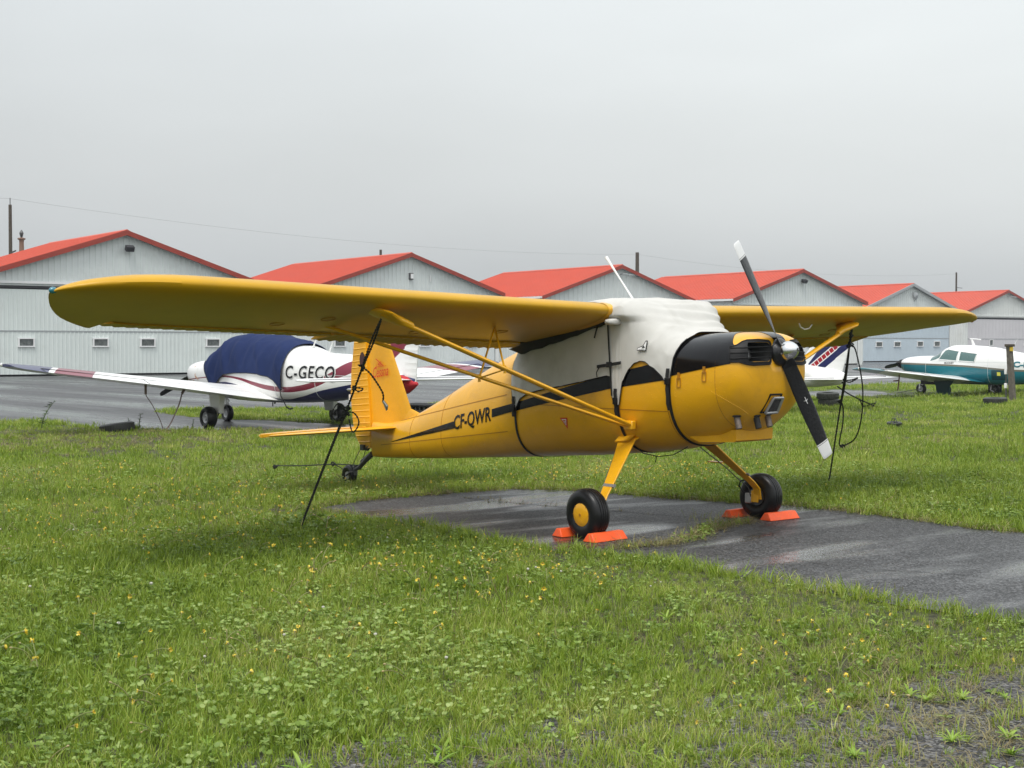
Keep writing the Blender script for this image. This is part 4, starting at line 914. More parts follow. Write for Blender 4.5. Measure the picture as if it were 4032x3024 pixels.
# ---- landing gear
def leg(sd_):
    lo = empty('landing_gear', (0, 0, 0), parent=AC)
    mb = MB(); rows = []
    for (x, y, z, w, t) in ((-.185, .34, .775, .10, .016), (-.185, .42, .745, .095, .016), (-.115, .56, .62, .075, .015), (-.045, .72, .475, .058, .014), (.02, .875, .335, .043, .013), (.04, .925, .275, .04, .013), (.045, .94, .18, .038, .013)):
        d = Vector((0, .74, -.66)) if z > .3 else Vector((0, .25, -.97)); nrm = Vector((0, sd_ * -d.z, d.y)).normalized(); nrm = Vector((0, sd_ * .66, .74)) if z > .3 else Vector((0, sd_ * .97, .25))
        c = Vector((x, sd_ * y, z)); rows.append([c + Vector((w, 0, 0)) + nrm * t / 2, c + Vector((-w, 0, 0)) + nrm * t / 2, c + Vector((-w, 0, 0)) - nrm * t / 2, c + Vector((w, 0, 0)) - nrm * t / 2])
    mb.grid(rows, 0, False, closev=True); mb.cap(rows[0]); mb.cap(rows[-1][::-1]); o = mb.build('leg', M['yellow'], lo, sharp=30); bevel(o, .005, 2)
    if sd_ > 0:
        m2 = MB(); m2.box((-.22, .70, .5), (.16, .06, .01)); m2.build('step', M['yellow'], o)
    else:
        m2 = MB(); m2.add([(-.29, -.39, .775), (-.10, -.385, .80), (-.12, -.46, .735), (-.28, -.47, .72)], [(0, 1, 2, 3)]); m2.add([(-.29, -.39, .782), (-.10, -.385, .807), (-.12, -.46, .742), (-.28, -.47, .727)], [(0, 1, 2, 3)]); m2.build('leg_fairing_plate', M['yellow'], o)
    m2 = MB()
    pts = [(-.27, sd_ * .44, .70), (-.20, sd_ * .57, .58), (-.13, sd_ * .70, .47), (-.08, sd_ * .80, .37), (-.03, sd_ * .9, .28), (-.03, sd_ * .93, .2)]
    m2.tube(pts, .005, 6); m2.build('brake_line', M['steel'], o)
    for t in ((.0, .80, .405),):
        m2 = MB(); x, y, z = t; m2.box((x, sd_ * y, z), (.13, .03, .012), M=Matrix.Rotation(sd_ * -.72, 3, 'X')); m2.build('line_clip', M['alu'], o)
    w = empty('wheel', (0, sd_ * 1.03, .2), parent=lo); w.rotation_euler = (R_(-2 * sd_), 0, R_(2 * sd_))
    prof = [(-.055, .075), (-.075, .095), (-.082, .13), (-.078, .162), (-.062, .186)]
    tread = [(-.05, .1925), (-.0375, .196), (-.035, .192), (-.032, .192), (-.0295, .1975), (-.0145, .1995), (-.012, .195), (-.009, .195), (-.0065, .1998), (.0065, .1998), (.009, .195), (.012, .195), (.0145, .1995), (.0295, .1975), (.032, .192), (.035, .192), (.0375, .196), (.05, .1925)]
    mb = MB(); mb.lathe((0, 0, 0), prof + tread + [(-a, r) for a, r in prof[::-1]], n=72); mb.build('tyre', M['tyre'], w, sharp=50)
    if sd_ < 0: oy = -1
    else: oy = 1
    mb = MB(); mb.lathe((0, 0, 0), [(oy * .058, .10), (oy * .066, .098), (oy * .072, .088), (oy * .078, .05), (oy * .08, .012), (oy * .08, .001)], n=40); ho = mb.build('hub_cap', M['yellow'], w)
    mb = MB(); mb.lathe((0, 0, 0), [(oy * .064, .097), (oy * .068, .103), (oy * .060, .106)], n=40); mb.build('cap_ring', M['alu'], ho)
    mb = MB()
    for k in range(8):
        a = k * pi / 4; mb.lathe((.088 * cos(a), oy * .071, .088 * sin(a)), [(0, .004), (oy * .004, .004), (oy * .005, .001)], n=8)
    mb.lathe((0, oy * .08, 0), [(0, .012), (oy * .004, .012), (oy * .004, .001)], n=10); mb.build('cap_screw', M['yellow_dark'], ho)
    mb = MB(); mb.lathe((0, 0, 0), [(-oy * .05, .04), (-oy * .045, .085), (-oy * .055, .09), (-oy * .06, .086), (-oy * .05, .07), (-oy * .04, .07), (0, .05)], n=32); mb.build('rim', M['yellow'], w)
    mb = MB(); mb.lathe((0, 0, 0), [(-oy * .062, .03), (-oy * .062, .078), (-oy * .068, .078), (-oy * .068, .03)], n=32); mb.build('brake_disc', M['steel'], w)
    mb = MB(); mb.box((-.065, -oy * .075, -.02), (.07, .05, .09)); bevel(mb.build('brake_caliper', M['alu'], w), .008)
    mb = MB(); mb.tube([(0, -oy * .10, 0), (0, oy * .03, 0)], .016, 10); mb.box((0.01, -oy * .098, 0), (.075, .014, .10)); bevel(mb.build('axle', M['yellow'], w), .004)
    mb = MB(); mb.tube([(-.07, -oy * .08, .02), (-.11, -oy * .10, .03), (-.14, -oy * .13, .08), (-.11, -oy * .15, .13), (-.05, -oy * .14, .14)], .006, 6); mb.build('brake_hose', M['black'], w)
leg(-1); leg(1)
# cable sagging under the belly
mb = MB(); mb.tube([(-.25, -.30, .70), (-.12, -.30, .63), (.02, -.27, .61), (.16, -.24, .63), (.28, -.2, .70)], .004, 6); mb.tube([(.0, -.27, .612), (-.01, -.27, .56)], .004, 5); mb.build('belly_cable', M['black'], fo)

# ================================================================== CANVAS CABIN COVER
CV = empty('cabin_cover', (-.5, 0, .9)); tag(CV, 'pale canvas cover strapped over the cabin and windscreen of the yellow aircraft', 'aircraft cover')
low = [(-1.66, 1.36), (-1.64, 1.30), (-1.60, 1.12), (-1.565, .945), (-1.545, .935), (-1.50, 1.0), (-1.46, 1.045), (-1.37, 1.085), (-1.20, 1.12), (-.81, 1.178), (-.33, 1.262), (-.285, 1.255), (-.265, 1.10), (-.245, 1.03), (-.185, 1.03), (-.165, 1.13), (-.145, 1.215), (-.08, 1.312), (-.02, 1.365), (.045, 1.388), (.10, 1.38), (.195, 1.325), (.27, 1.265), (.31, 1.215), (.335, 1.20), (.352, 1.235), (.36, 1.30), (.368, 1.41)]
xl = [p[0] for p in low]; zl = [p[1] for p in low]
rows = []; xs = sorted(set(list(np.linspace(-1.66, .40, 190)) + xl))
CR = Hull([(a, r[0], r[1] + .010, *r[2:]) for a, *r in FUS.tab if a >= -2.2 and a < .3] + [(.30, .70, 1.608, .475, 1.2, 3.1, 2.4), (.5, .745, 1.617, .474, 1.21, 2.9, 2.4), (.7, .745, 1.617, .474, 1.21, 2.9, 2.4)])
def fold(p):
    q = p * 3.2; a = noise.fractal(Vector((q.x * 1.1 + q.z * .9, q.y * 1.2, q.z * .8 - q.x * .4)), 1.2, 2, 3) * .008
    a += .013 * (1 - abs(noise.noise(Vector((p.x * 3.0 + p.z * 1.2, p.y * 1.6, p.z * 5.5 - p.x * 1.5))))) ** 5 - .003
    a += .002 * (1 - abs(noise.noise(Vector((p.x * 7, p.y * 5 + p.z * 3, p.z * 8 + 4))))) ** 4
    # tension creases fanning across the windscreen part and from strap points
    if p.x > -.35 and p.z > 1.35: a += .0045 * 2.4 * sin((p.z * 1.0 - p.x * .5 + .03 * p.y + .045 * sin(p.y * 5 + 1) + .07 * noise.noise(p * 3)) * 58) * max(0, min(1, (p.z - 1.5) / .12)) * max(0, .55 + 1.1 * noise.noise(p * 2.6))
    for cx, cz in ((-1.55, .95), (-.215, 1.05), (.33, 1.2)):
        d = math.hypot(p.x - cx, p.z - cz)
        if d < .45: a += .006 * sin(math.atan2(p.z - cz, p.x - cx) * 13) * (1 - d / .45) * min(1, d / .08)
    return a
COLS = 110
zlow = lambda x: interp(xl, zl, x) if x < .368 else interp([.368, .385, .40], [1.41, 1.50, 1.555], x)
for x in xs:
    a = CR.phi(x, zlow(x)); row = []
    for j in range(COLS + 1):
        ph = -a + 2 * a * j / COLS; p = CR.pt(x, ph, .012); f_ = fold(p); 
        sg = .5 - .5 * cos(pi * min(1, 8 * min(j, COLS - j) / COLS))
        fk = 1 - .6 * max(0, min(1, (x - .15) / .2)); q = CR.pt(x, ph, (.018 + f_ * (.3 + .7 * sg)) * fk)
        row.append(q)
    rows.append(row)
mb = MB(); mb.grid(rows, 0, True)
# rounder corners where the cloth is pulled over the wing roots
co = mb.build('cover_cloth', M['cover'], CV, sharp=None); co.location = -CV.location
for v in co.data.vertices:
    if v.co.z > 1.70 and v.co.x > -.9:
        k = min(1, (v.co.z - 1.70) / .05) * min(1, max(0, (v.co.x + .9) / .2)) * max(0, 1 - max(0, (v.co.x + .12) / .25)); v.co.y *= 1 + .125 * k
def edge(side, off=.012):
    pts = []
    for x in xs:
        a = CR.phi(x, zlow(x)); pts.append(CR.pt(x, side * a, .016 if x < .3 else .009))
    return pts
for sd_ in (-1, 1):
    mb = MB(); mb.tube(edge(sd_), .0045, 6); o = mb.build('edge_binding', M['cover_trim'], CV); o.location = -CV.location
    # webbing straps under the belly with buckles
    for x0, zt_, ln in ((-1.552, 1.06, .12), (-.215, 1.16, .16), (.335, 1.33, .27)):
        H_ = FUS if x0 < .2 else FUS
        mb = strip_ring(H_, lambda p: x0, sd_ * FUS.phi(x0, zt_ - .1), sd_ * pi, .026, .004, 30, .004)
        o = mb.build('strap', M['cover_trim'], CV); o.location = -CV.location
        mb = MB(); rows = []
        for k in range(7):
            z = zt_ - k * (ln + .06) / 6; y = sd_ * (FUS.side_y(x0, z) + .024 + .006 * (k % 2)); rows.append([(x0 - .017, y, z), (x0 - .017, y + sd_ * .004, z), (x0 + .017, y + sd_ * .004, z), (x0 + .017, y, z)])
        mb.grid(rows, 0, False, closev=True); mb.cap(rows[0]); mb.cap(rows[-1][::-1]); o = mb.build('strap_tail', M['cover_trim'], CV); o.location = -CV.location
        mb = MB(); z = zt_ - .10; mb.box((x0, sd_ * (FUS.side_y(x0, z) + .032), z), (.046, .018, .055)); o = bevel(mb.build('buckle', M['black'], CV), .005); o.location = -CV.location
    # zip line and cross strap
    mb = MB(); rows = []
    for k in range(13):
        z = 1.70 - k * (.60) / 12; x = -.30 + .05 * k / 12; y = sd_ * (CR.side_y(x, z) + .034); rows.append([(x - .009, y, z), (x + .009, y, z)])
    mb.grid(rows, 0, False); o = mb.build('zip', M['cover_trim'], CV); o.location = -CV.location
    mb = MB(); rows = []
    for k in range(9):
        x = -.42 + .28 * k / 8; z = 1.335 + .035 * k / 8; y = sd_ * (CR.side_y(x, z) + .036); rows.append([(x, y, z - .013), (x, y + sd_ * .004, z - .013), (x, y + sd_ * .004, z + .013), (x, y, z + .013)])
    mb.grid(rows, 0, False, closev=True); mb.cap(rows[0]); mb.cap(rows[-1][::-1]); mb.box((-.27, sd_ * (CR.side_y(-.27, 1.35) + .045), 1.353), (.05, .016, .045)); mb.tube([(-.37, sd_ * .56, 1.33), (-.40, sd_ * .56, 1.29), (-.395, sd_ * .56, 1.25)], .005, 5)
    o = mb.build('cross_strap', M['cover_trim'], CV); o.location = -CV.location
    # dark band along the underside of the wing root
    mb = MB(); rows = []
    for k in range(15):
        x = -.18 - 1.36 * k / 14; zt_ = 1.775 - .2107 * (abs(x) - .2) - .045; hgt = interp([0, 2, 6, 10, 14], [.008, .025, .040, .038, .02], k); zb_ = zt_ - hgt + .006 * sin(k * 2.3); rows.append([(x, sd_ * .548, zt_ + .03), (x, sd_ * (CR.side_y(x, zb_) + .035), zb_)])
    mb.grid(rows, 0, True); o = mb.build('wing_root_band', M['cover_trim'], CV); o.location = -CV.location
    mb = MB(); mb.tube([(-.40, sd_ * .555, 1.66), (-.42, sd_ * .557, 1.60), (-.43, sd_ * .557, 1.57)], .009, 6, sq=.4); o = mb.build('loop_tab', M['cover_trim'], CV); o.location = -CV.location
# padded pouch over the root vent
mb = MB(); c = Vector((-.20, -.545, 1.70)); rows = []
for i in range(13):
    t = pi * i / 12; rr = sin(t) ** .7; rows.append([c + Vector((.055 * rr * cos(q) * 1, -.02 - .075 * cos(t) * 1 + .0, .03 * rr * sin(q) + .004 * sin(3 * q))) for q in [2 * pi * k / 16 for k in range(16)]])
mb.grid(rows, 0, True, closev=True); o = mb.build('vent_pouch', M['cover'], CV); o.location = -CV.location
# black edge band at the rear top and maker's patch
mb = MB()
_c = CR.pt(.075, -CR.phi(.075, 1.50), .026); _a = CR.pt(.10, -CR.phi(.10, 1.50), .026) - CR.pt(.05, -CR.phi(.05, 1.50), .026); _b = CR.pt(.075, -CR.phi(.075, 1.53), .026) - CR.pt(.075, -CR.phi(.075, 1.47), .026)
_n = _a.cross(_b).normalized(); _n = _n if _n.y < 0 else -_n; _a.normalize(); _b = _n.cross(_a).normalized(); _b = _b if _b.z > 0 else -_b
pf = lambda u, v, o=.036: _c + _a * (u - .5) * .10 + _b * (v - .5) * .085 + _n * (o - .030)
mb.add([pf(0, .1), pf(.86, .0), pf(1, .98), pf(.80, 1.0), pf(.55, .55), pf(.02, .34)], [(0, 1, 2, 3, 4, 5)]); o = mb.build('patch', M['cover_trim'], CV); o.location = -CV.location
mb = MB(); g = lambda u, v: pf(u, v, .039); mb.add([g(.07, .15), g(.80, .08), g(.91, .88), g(.83, .90), g(.60, .47), g(.08, .30)], [(0, 1, 2, 3, 4, 5)]); o2 = mb.build('patch_centre', M['white_paint'], o)
mb = MB(); g = lambda u, v: pf(u, v, .042); mb.add([g(.45, .27), g(.65, .52), g(.78, .34), g(.6, .30), g(.2, .19), g(.75, .16), g(.75, .13), g(.2, .16)], [(0, 1, 2, 3), (4, 5, 6, 7)]); mb.build('patch_mark', M['cover_trim'], o)
# whip aerial
an = MB(); b0 = Vector((-.52, 0, 1.875)); t0 = Vector((-.873, 0, 2.274))
an.tube([b0, b0.lerp(t0, .08), b0.lerp(t0, .5), b0.lerp(t0, .85), t0], [.016, .010, .0075, .011, .016], 8); ano = an.build('whip_aerial', M['white_paint'], AC)

# ================================================================== ROPES AND CHOCKS
def rope_mesh(mb, pts, r=.008, pitch=.05):
    """two laid strands"""
    pts = [Vector(p) for p in pts]; d = [0]
    for a, b in zip(pts, pts[1:]): d.append(d[-1] + (b - a).length)
    L = d[-1]; n = max(4, int(L / (pitch / 4)))
    for s in (0, pi):
        out = []
        for k in range(n + 1):
            q = L * k / n; i = max(j for j in range(len(d)) if d[j] <= q + 1e-9); i = min(i, len(pts) - 2); t = (q - d[i]) / (d[i + 1] - d[i]); p = pts[i].lerp(pts[i + 1], t); tg = (pts[i + 1] - pts[i]).normalized()
            a = tg.cross(Vector((.3, .2, 1)) if abs(tg.z) < .95 else Vector((1, 0, 0))).normalized(); b = tg.cross(a); w = 2 * pi * q / pitch + s
            out.append(p + a * cos(w) * r * .62 + b * sin(w) * r * .62)
        mb.tube(out, r * .62, 5)
def smooth(pts, n=10):
    pts = [Vector(p) for p in pts]; out = []
    for i in range(len(pts) - 1):
        p0, p1, p2, p3 = pts[max(0, i - 1)], pts[i], pts[i + 1], pts[min(len(pts) - 1, i + 2)]
        for k in range(n):
            t = k / n; out.append(.5 * ((2 * p1) + (p2 - p0) * t + (2 * p0 - 5 * p1 + 4 * p2 - p3) * t * t + (3 * p1 - p0 - 3 * p2 + p3) * t**3))
    out.append(pts[-1]); return out
def knot(mb, c, s=.03, seed=0):
    c = Vector(c); rs = random.Random(seed); pts = []
    for k in range(9): pts.append(c + Vector((rs.uniform(-1, 1), rs.uniform(-1, 1), rs.uniform(-1, 1))) * s)
    rope_mesh(mb, smooth(pts, 6), .0085)
ra = Vector((-.32, -2.75, 1.70)); rb_ = Vector((-1.63, -2.645, .02))
mb = MB(); P_ = lambda t, o=(0, 0, 0): ra.lerp(rb_, t) + Vector(o)
rope_mesh(mb, smooth([P_(0), P_(.08, (0, .012, 0)), P_(.2, (0, .004, 0))]), .0075); rope_mesh(mb, smooth([P_(0), P_(.08, (0, -.012, 0)), P_(.2, (0, -.004, 0))]), .0075)
knot(mb, P_(.21), .026, 3); rope_mesh(mb, [P_(.2), P_(.41, (-.02, .02, 0))], .0085); knot(mb, P_(.41, (-.02, .02, 0)), .036, 5); knot(mb, P_(.30), .016, 8)
rope_mesh(mb, smooth([P_(.30), P_(.30, (.03, .03, 0)), P_(.305, (.05, .05, -.0)), P_(.31, (.03, .02, -.01)), P_(.302)], 5), .006)
rope_mesh(mb, smooth([P_(.41, (-.02, .02, 0)), P_(.6, (-.013, .010, 0)), P_(1)], 14), .0095); rope_mesh(mb, smooth([P_(.41, (-.02, .02, 0)), P_(.6, (.013, -.010, 0)), P_(1)], 14), .0095)
loop = [P_(.41, (-.02, .02, 0)), P_(.42, (.06, .05, .01)), P_(.44, (.10, .08, -.03)), P_(.46, (.07, .06, -.07)), P_(.43, (.03, .03, -.02))]
rope_mesh(mb, smooth(loop, 6), .006); loop = [P_(.41, (-.02, .02, 0)), P_(.39, (-.07, -.03, .03)), P_(.41, (-.10, -.05, -.01)), P_(.43, (-.06, -.03, -.03)), P_(.42)]; rope_mesh(mb, smooth(loop, 6), .005)
tail = [P_(.21), P_(.24, (.04, .05, .02)), P_(.29, (.11, .11, .03)), P_(.36, (.19, .17, .06)), P_(.40, (.21, .19, .07))]
rope_mesh(mb, smooth(tail, 8), .007)
o = mb.build('tie_down_rope', M['rope']); tag(o, 'dark knotted rope from the near wing strut to the grass, crossing the tail', 'rope', 'tie-down ropes')
mb = MB(); e0 = P_(.40, (.21, .19, .07)); mb.tube([e0, e0 + Vector((.01, .012, -.03)), e0 + Vector((.02, .02, -.065)), e0 + Vector((.03, .015, -.04)), e0 + Vector((.012, .0, -.01))], .010, 7); h = mb.build('rope_clip', M['alu'], o)
ra = Vector((-.33, 2.75, 1.67)); rb_ = Vector((-1.52, 3.96, .02)); mb = MB()
rope_mesh(mb, [P_(0), P_(.10)], .012); knot(mb, P_(.03), .03, 1); knot(mb, P_(.09), .03, 2)
rope_mesh(mb, smooth([P_(.05), P_(.3), P_(1)], 14), .009); rope_mesh(mb, smooth([P_(.09), P_(.3, (.01, .01, 0)), P_(.5)], 14), .009); knot(mb, P_(.31), .022, 11); rope_mesh(mb, smooth([P_(.31), P_(.31, (.05, .07, .01)), P_(.31, (.09, .11, .03)), P_(.32, (.04, .05, 0)), P_(.31)], 5), .007); knot(mb, P_(.44), .03, 12)
rope_mesh(mb, smooth([P_(.09), P_(.14, (.05, .05, .02)), P_(.35, (.13, .14, .02)), P_(.53, (.15, .18, .0)), P_(.66, (.13, .16, -.03)), P_(.72, (.06, .08, -.02)), P_(.72, (.03, .04, 0)), P_(.60, (.03, .05, .02)), P_(.50, (.02, .03, .02)), P_(.44)], 8), .0075); knot(mb, P_(.72, (.05, .06, -.03)), .022, 13)
tag(mb.build('tie_down_rope', M['rope']), 'dark rope with slack loops hanging from the far wing strut beside the propeller', 'rope', 'tie-down ropes')
mb = MB(); rope_mesh(mb, smooth([(-4.66, 0, .22), (-5.2, 0, .20), (-5.9, 0, .14), (-6.5, 0, .10)], 10), .007); knot(mb, (-5.22, 0, .20), .025, 20); knot(mb, (-6.45, 0, .09), .03, 21); rope_mesh(mb, smooth([(-5.22, 0, .2), (-5.1, .03, .16), (-5.0, .03, .06), (-4.98, .0, .0)], 6), .006)
tag(mb.build('tie_down_rope', M['rope']), 'dark rope stretched low over the grass behind the tail wheel', 'rope', 'tie-down ropes')
def chock(x, y, rz, label):
    mb = MB(); l, w, t, h = .38, .13, .045, .065
    if True:
        vs = [(-w / 2, -l / 2, 0), (w / 2, -l / 2, 0), (t / 2, -l / 2 + .015, h), (-t / 2, -l / 2 + .015, h), (-w / 2, l / 2, 0), (w / 2, l / 2, 0), (t / 2, l / 2 - .015, h), (-t / 2, l / 2 - .015, h)]
        mb.add(vs, [(0, 3, 2, 1), (4, 5, 6, 7), (0, 1, 5, 4), (1, 2, 6, 5), (2, 3, 7, 6), (3, 0, 4, 7)])
    o = mb.build('wheel_chock', M['orange'], loc=(x, y, .010)); o.rotation_euler = (0, 0, rz); bevel(o, .006, 2)
    tag(o, label, 'chock', 'orange wheel chocks')
chock(.168, -1.00, R_(3), 'orange chock in front of the near main wheel, with a scuffed end'); chock(-.205, -.97, R_(-4), 'orange chock behind the near main wheel, half hidden by grass')
chock(.17, 1.08, R_(-2), 'orange chock in front of the far main wheel'); chock(-.205, 1.0, R_(2), 'orange chock behind the far main wheel, at the grass edge')

# ================================================================== LOW WING AIRCRAFT IN THE SECOND ROW (they face -x)
def decal_side(h, y_side, x0, x1, z0, z1, off=.004, flip=True, dzdx=0):
    def f(u, v):
        x = x0 + (x1 - x0) * u; z = z0 + (z1 - z0) * v + dzdx * (x - x0); return Vector((x, y_side * (h.side_y(x, z) + off), z))
    return f
def small_wheel(name, loc, r, w, parent, rim=None):
    o = empty(name, loc, parent=parent); mb = MB()
    mb.lathe((0, 0, 0), [(-w * .35, r * .5), (-w * .48, r * .62), (-w * .5, r * .8), (-w * .35, r * .95), (-w * .1, r), (w * .1, r), (w * .35, r * .95), (w * .5, r * .8), (w * .48, r * .62), (w * .35, r * .5)], n=32); mb.build('tyre', M['tyre'], o)
    mb = MB(); mb.lathe((0, 0, 0), [(-w * .3, .01), (-w * .34, r * .2), (-w * .28, r * .3), (-w * .36, r * .5), (w * .36, r * .5), (w * .28, r * .3), (w * .34, r * .2), (w * .3, .01)], n=24); mb.build('rim', rim or M['alu'], o); return o
def light_plane(kind, loc, rz, label, hull, mats, wing_g, stab_g, fin_pts, gear):
    o = empty('parked_light_aircraft', loc, rz); tag(o, label, 'aircraft', 'low wing aircraft parked in the second row')
    h = hull; body = h.loft(fr(h.x0, h.x1, 70), 48).build('fuselage', mats['body'], o, sharp=60)
    sm_ = MB()
    for xx in (-3.3, -2.1, -.9, 1.25, 2.2): strip_ring(h, lambda p: xx, 0, 2 * pi, .008, 0, 40, .003, sm_)
    hull_patch(h, fr(-3.6, 1.2, 30), lambda x: interp([-3.6, 1.2], [.98, 1.04], x), lambda x: interp([-3.6, 1.2], [.987, 1.047], x), 1, .003, 1, sm_)
    sm_.build('panel_seam', M['wall'], body)
    # wings
    for sd_ in (-1, 1):
        mb = foil_loft([(Vector((a[0], sd_ * a[1], a[2])), Vector((b[0], sd_ * b[1], b[2])), t) for a, b, t in wing_g], (0, 0, 1), camber=.02, nu=12); w = mb.build('wing', mats['wing'], o, sharp=40)
        # aileron and flap gaps as recessed lines
        g = MB()
        def on(y, u):
            ys = [a[1] for a, b, t in wing_g]; P = [np.interp(y, ys, [a[k] for a, b, t in wing_g]) for k in range(3)]; Q = [np.interp(y, ys, [b[k] for a, b, t in wing_g]) for k in range(3)]
            p = Vector(P).lerp(Vector(Q), u); c = (Vector(Q) - Vector(P)).length; p.z += foil(.13, u) * c + .02 * c * 4 * u * (1 - u) + .002; p.y *= sd_; return p
        ym = wing_g[-1][0][1]
        for (ya, ua, yb, ub) in ((.7, .76, ym - .5, .76), (ym * .56, .76, ym * .56, .995), (ym - .5, .76, ym - .5, .99)):
            pts = [on(ya + (yb - ya) * t, ua + (ub - ua) * t) for t in fr(0, 1, 8)]; g.tube(pts, .006, 4)
        g.build('control_gap', M['steel'], w)
        tiplight = wing_g[-1][0]; mb = MB(); mb.lathe((tiplight[0] - .12, sd_ * tiplight[1], tiplight[2] + .01), [(-.03, .01), (0, .04), (.03, .01)], axis='y', n=10); mb.build('nav_light', M['white_paint'], w)
    for sd_ in (-1, 1):
        mb = foil_loft([(Vector((a[0], sd_ * a[1], a[2])), Vector((b[0], sd_ * b[1], b[2])), t) for a, b, t in stab_g], (0, 0, 1), nu=10); s = mb.build('stabilator', mats['stab'], o, sharp=40)
        g = MB(); a0, b0, _ = stab_g[0]; a1, b1, _ = stab_g[-2]; g.tube([lin(a0, b0, .74) * 1 + Vector((0, 0, .028)), lin(a1, b1, .74) + Vector((0, 0, .02))], .005, 4)
        for v_ in range(len(g.v)): g.v[v_] = (g.v[v_][0], g.v[v_][1] * sd_, g.v[v_][2])
        g.build('tab_gap', M['steel'], s)
    mb = foil_loft([(Vector(a), Vector(b), t) for a, b, t in fin_pts['fin']], (0, 1, 0), nu=10); fo_ = mb.build('fin', mats['fin'], o, sharp=40)
    rows = fin_pts['rudder']; n = 44; mb = MB(); rr = []
    for k in range(n + 1):
        z = rows[0][0] + (rows[-1][0] - rows[0][0]) * k / n; xa = interp([q[0] for q in rows], [q[1] for q in rows], z); xb = interp([q[0] for q in rows], [q[2] for q in rows], z); g_ = .006 if k % 4 == 0 else 0
        rr.append([(xa, .03, z), (xa + (xb - xa) * .1, .03 + g_, z), (xb, .005 + g_, z), (xb, -.005 - g_, z), (xa + (xb - xa) * .1, -.03 - g_, z), (xa, -.03, z)])
    mb.grid(rr, 0, False, closev=True); mb.cap(rr[0]); mb.cap(rr[-1][::-1]); mb.build('rudder', mats['fin'], o, sharp=25)
    gear(o, body, h); return o
WM = lambda n, c=(.82, .82, .81): mat(n, c, .3, coat=.3, noise_amt=.02, nscale=1.5, dirt=(.6, .59, .55), dscale=2, damt=.25)
NAVY, MAR, TEAL = (.010, .013, .085), (.20, .012, .035), (.008, .15, .19)
# --- first: white, maroon and navy with blue canvas cover
H2 = Hull([(-4.5, .86, .97, .03, .92, 2, 2), (-4.2, .80, 1.02, .10, .92, 2, 2), (-3.4, .68, 1.20, .23, .92, 2.3, 2.5), (-2.6, .58, 1.36, .36, .93, 2.5, 2.8), (-1.86, .51, 1.39, .47, .93, 2.5, 3), (-1.1, .47, 1.53, .54, .93, 2.6, 3), (-.3, .45, 1.655, .58, .92, 2.8, 3), (.4, .45, 1.695, .58, .92, 2.9, 3), (1.0, .46, 1.685, .57, .92, 2.8, 3),
           (1.35, .48, 1.57, .55, .93, 2.7, 3), (1.7, .50, 1.40, .53, .93, 2.6, 2.8), (2.0, .53, 1.25, .50, .94, 2.6, 2.6), (2.5, .60, 1.22, .45, .95, 2.5, 2.5), (2.85, .68, 1.18, .36, .96, 2.4, 2.4), (3.02, .76, 1.11, .25, .96, 2.2, 2.2), (3.08, .86, 1.03, .12, .96, 2, 2)])
m2b = WM('maroon_navy_scheme'); k = MaskMat(m2b)
zn = k.curve(k.x, [(-4.5, 1.1), (-3.6, .93), (-2.9, .83), (-2.2, .72), (-1.6, .60), (-1.0, .54), (-.5, .60), (0, .70), (.6, .80), (1.0, .82), (1.5, .75), (2.5, .5), (3.1, .4)], -4.5, 3.1, 0, 1.5)
k.paint(k.lt(k.op('SUBTRACT', k.z, zn)), NAVY)
zm = k.curve(k.x, [(-4.5, 1.45), (-3.8, 1.34), (-3.3, 1.25), (-2.9, 1.12), (-2.5, .98), (-2.1, .84), (-1.7, .76), (-1.2, .72), (-.7, .745), (-.2, .81), (.4, .90), (1.0, .93), (1.5, .91), (3.1, .8)], -4.5, 3.1, 0, 1.6)
hw = k.curve(k.x, [(-4.5, .10), (-3.6, .12), (-3.0, .12), (-2.4, .06), (-1.6, .05), (-.7, .045), (.4, .022), (1.2, .014), (3.1, .01)], -4.5, 3.1, 0, .2)
k.paint(k.lt(k.op('SUBTRACT', k.op('ABSOLUTE', k.op('SUBTRACT', k.z, zm)), hw)), MAR)
m2w = WM('maroon_navy_wing'); k = MaskMat(m2w); ay = k.op('ABSOLUTE', k.y)
s_ = k.op('ADD', ay, k.op('MULTIPLY', k.x, .55))
k.paint(k.mul(k.gt(s_, 3.55), k.lt(s_, 4.22)), MAR); k.paint(k.gt(s_, 4.32), NAVY)
m2f = WM('maroon_fin'); k = MaskMat(m2f); k.paint(k.gt(k.lin(.6, 0, 1, 1.05)), MAR)
wg2 = [((1.0, .3, .62), (-.85, .3, .50), .15), ((.72, 1.0, .70), (-.84, 1.0, .58), .15), ((.52, 2.5, .87), (-.75, 2.5, .80), .14), ((.42, 4.6, 1.12), (-.56, 4.6, 1.07), .12), ((.36, 5.0, 1.165), (-.53, 5.0, 1.13), .10), ((.22, 5.16, 1.185), (-.50, 5.14, 1.16), .06)]
sg2 = [((-3.72, .03, .96), (-4.45, .03, .95), .09), ((-3.74, 1.2, .96), (-4.44, 1.2, .95), .09), ((-3.77, 1.75, .96), (-4.43, 1.75, .95), .09), ((-3.84, 1.9, .96), (-4.40, 1.9, .95), .07), ((-3.98, 1.95, .955), (-4.34, 1.95, .95), .05)]
fin2 = dict(fin=[((-2.4, 0, 1.30), (-4.2, 0, 1.0), .02), ((-3.0, 0, 1.42), (-4.2, 0, 1.2), .035), ((-3.35, 0, 1.52), (-4.22, 0, 1.5), .06), ((-3.78, 0, 2.02), (-4.3, 0, 2.02), .07), ((-3.88, 0, 2.08), (-4.3, 0, 2.08), .05)], rudder=[(.92, -4.24, -4.52), (1.5, -4.24, -4.58), (2.06, -4.31, -4.56)])
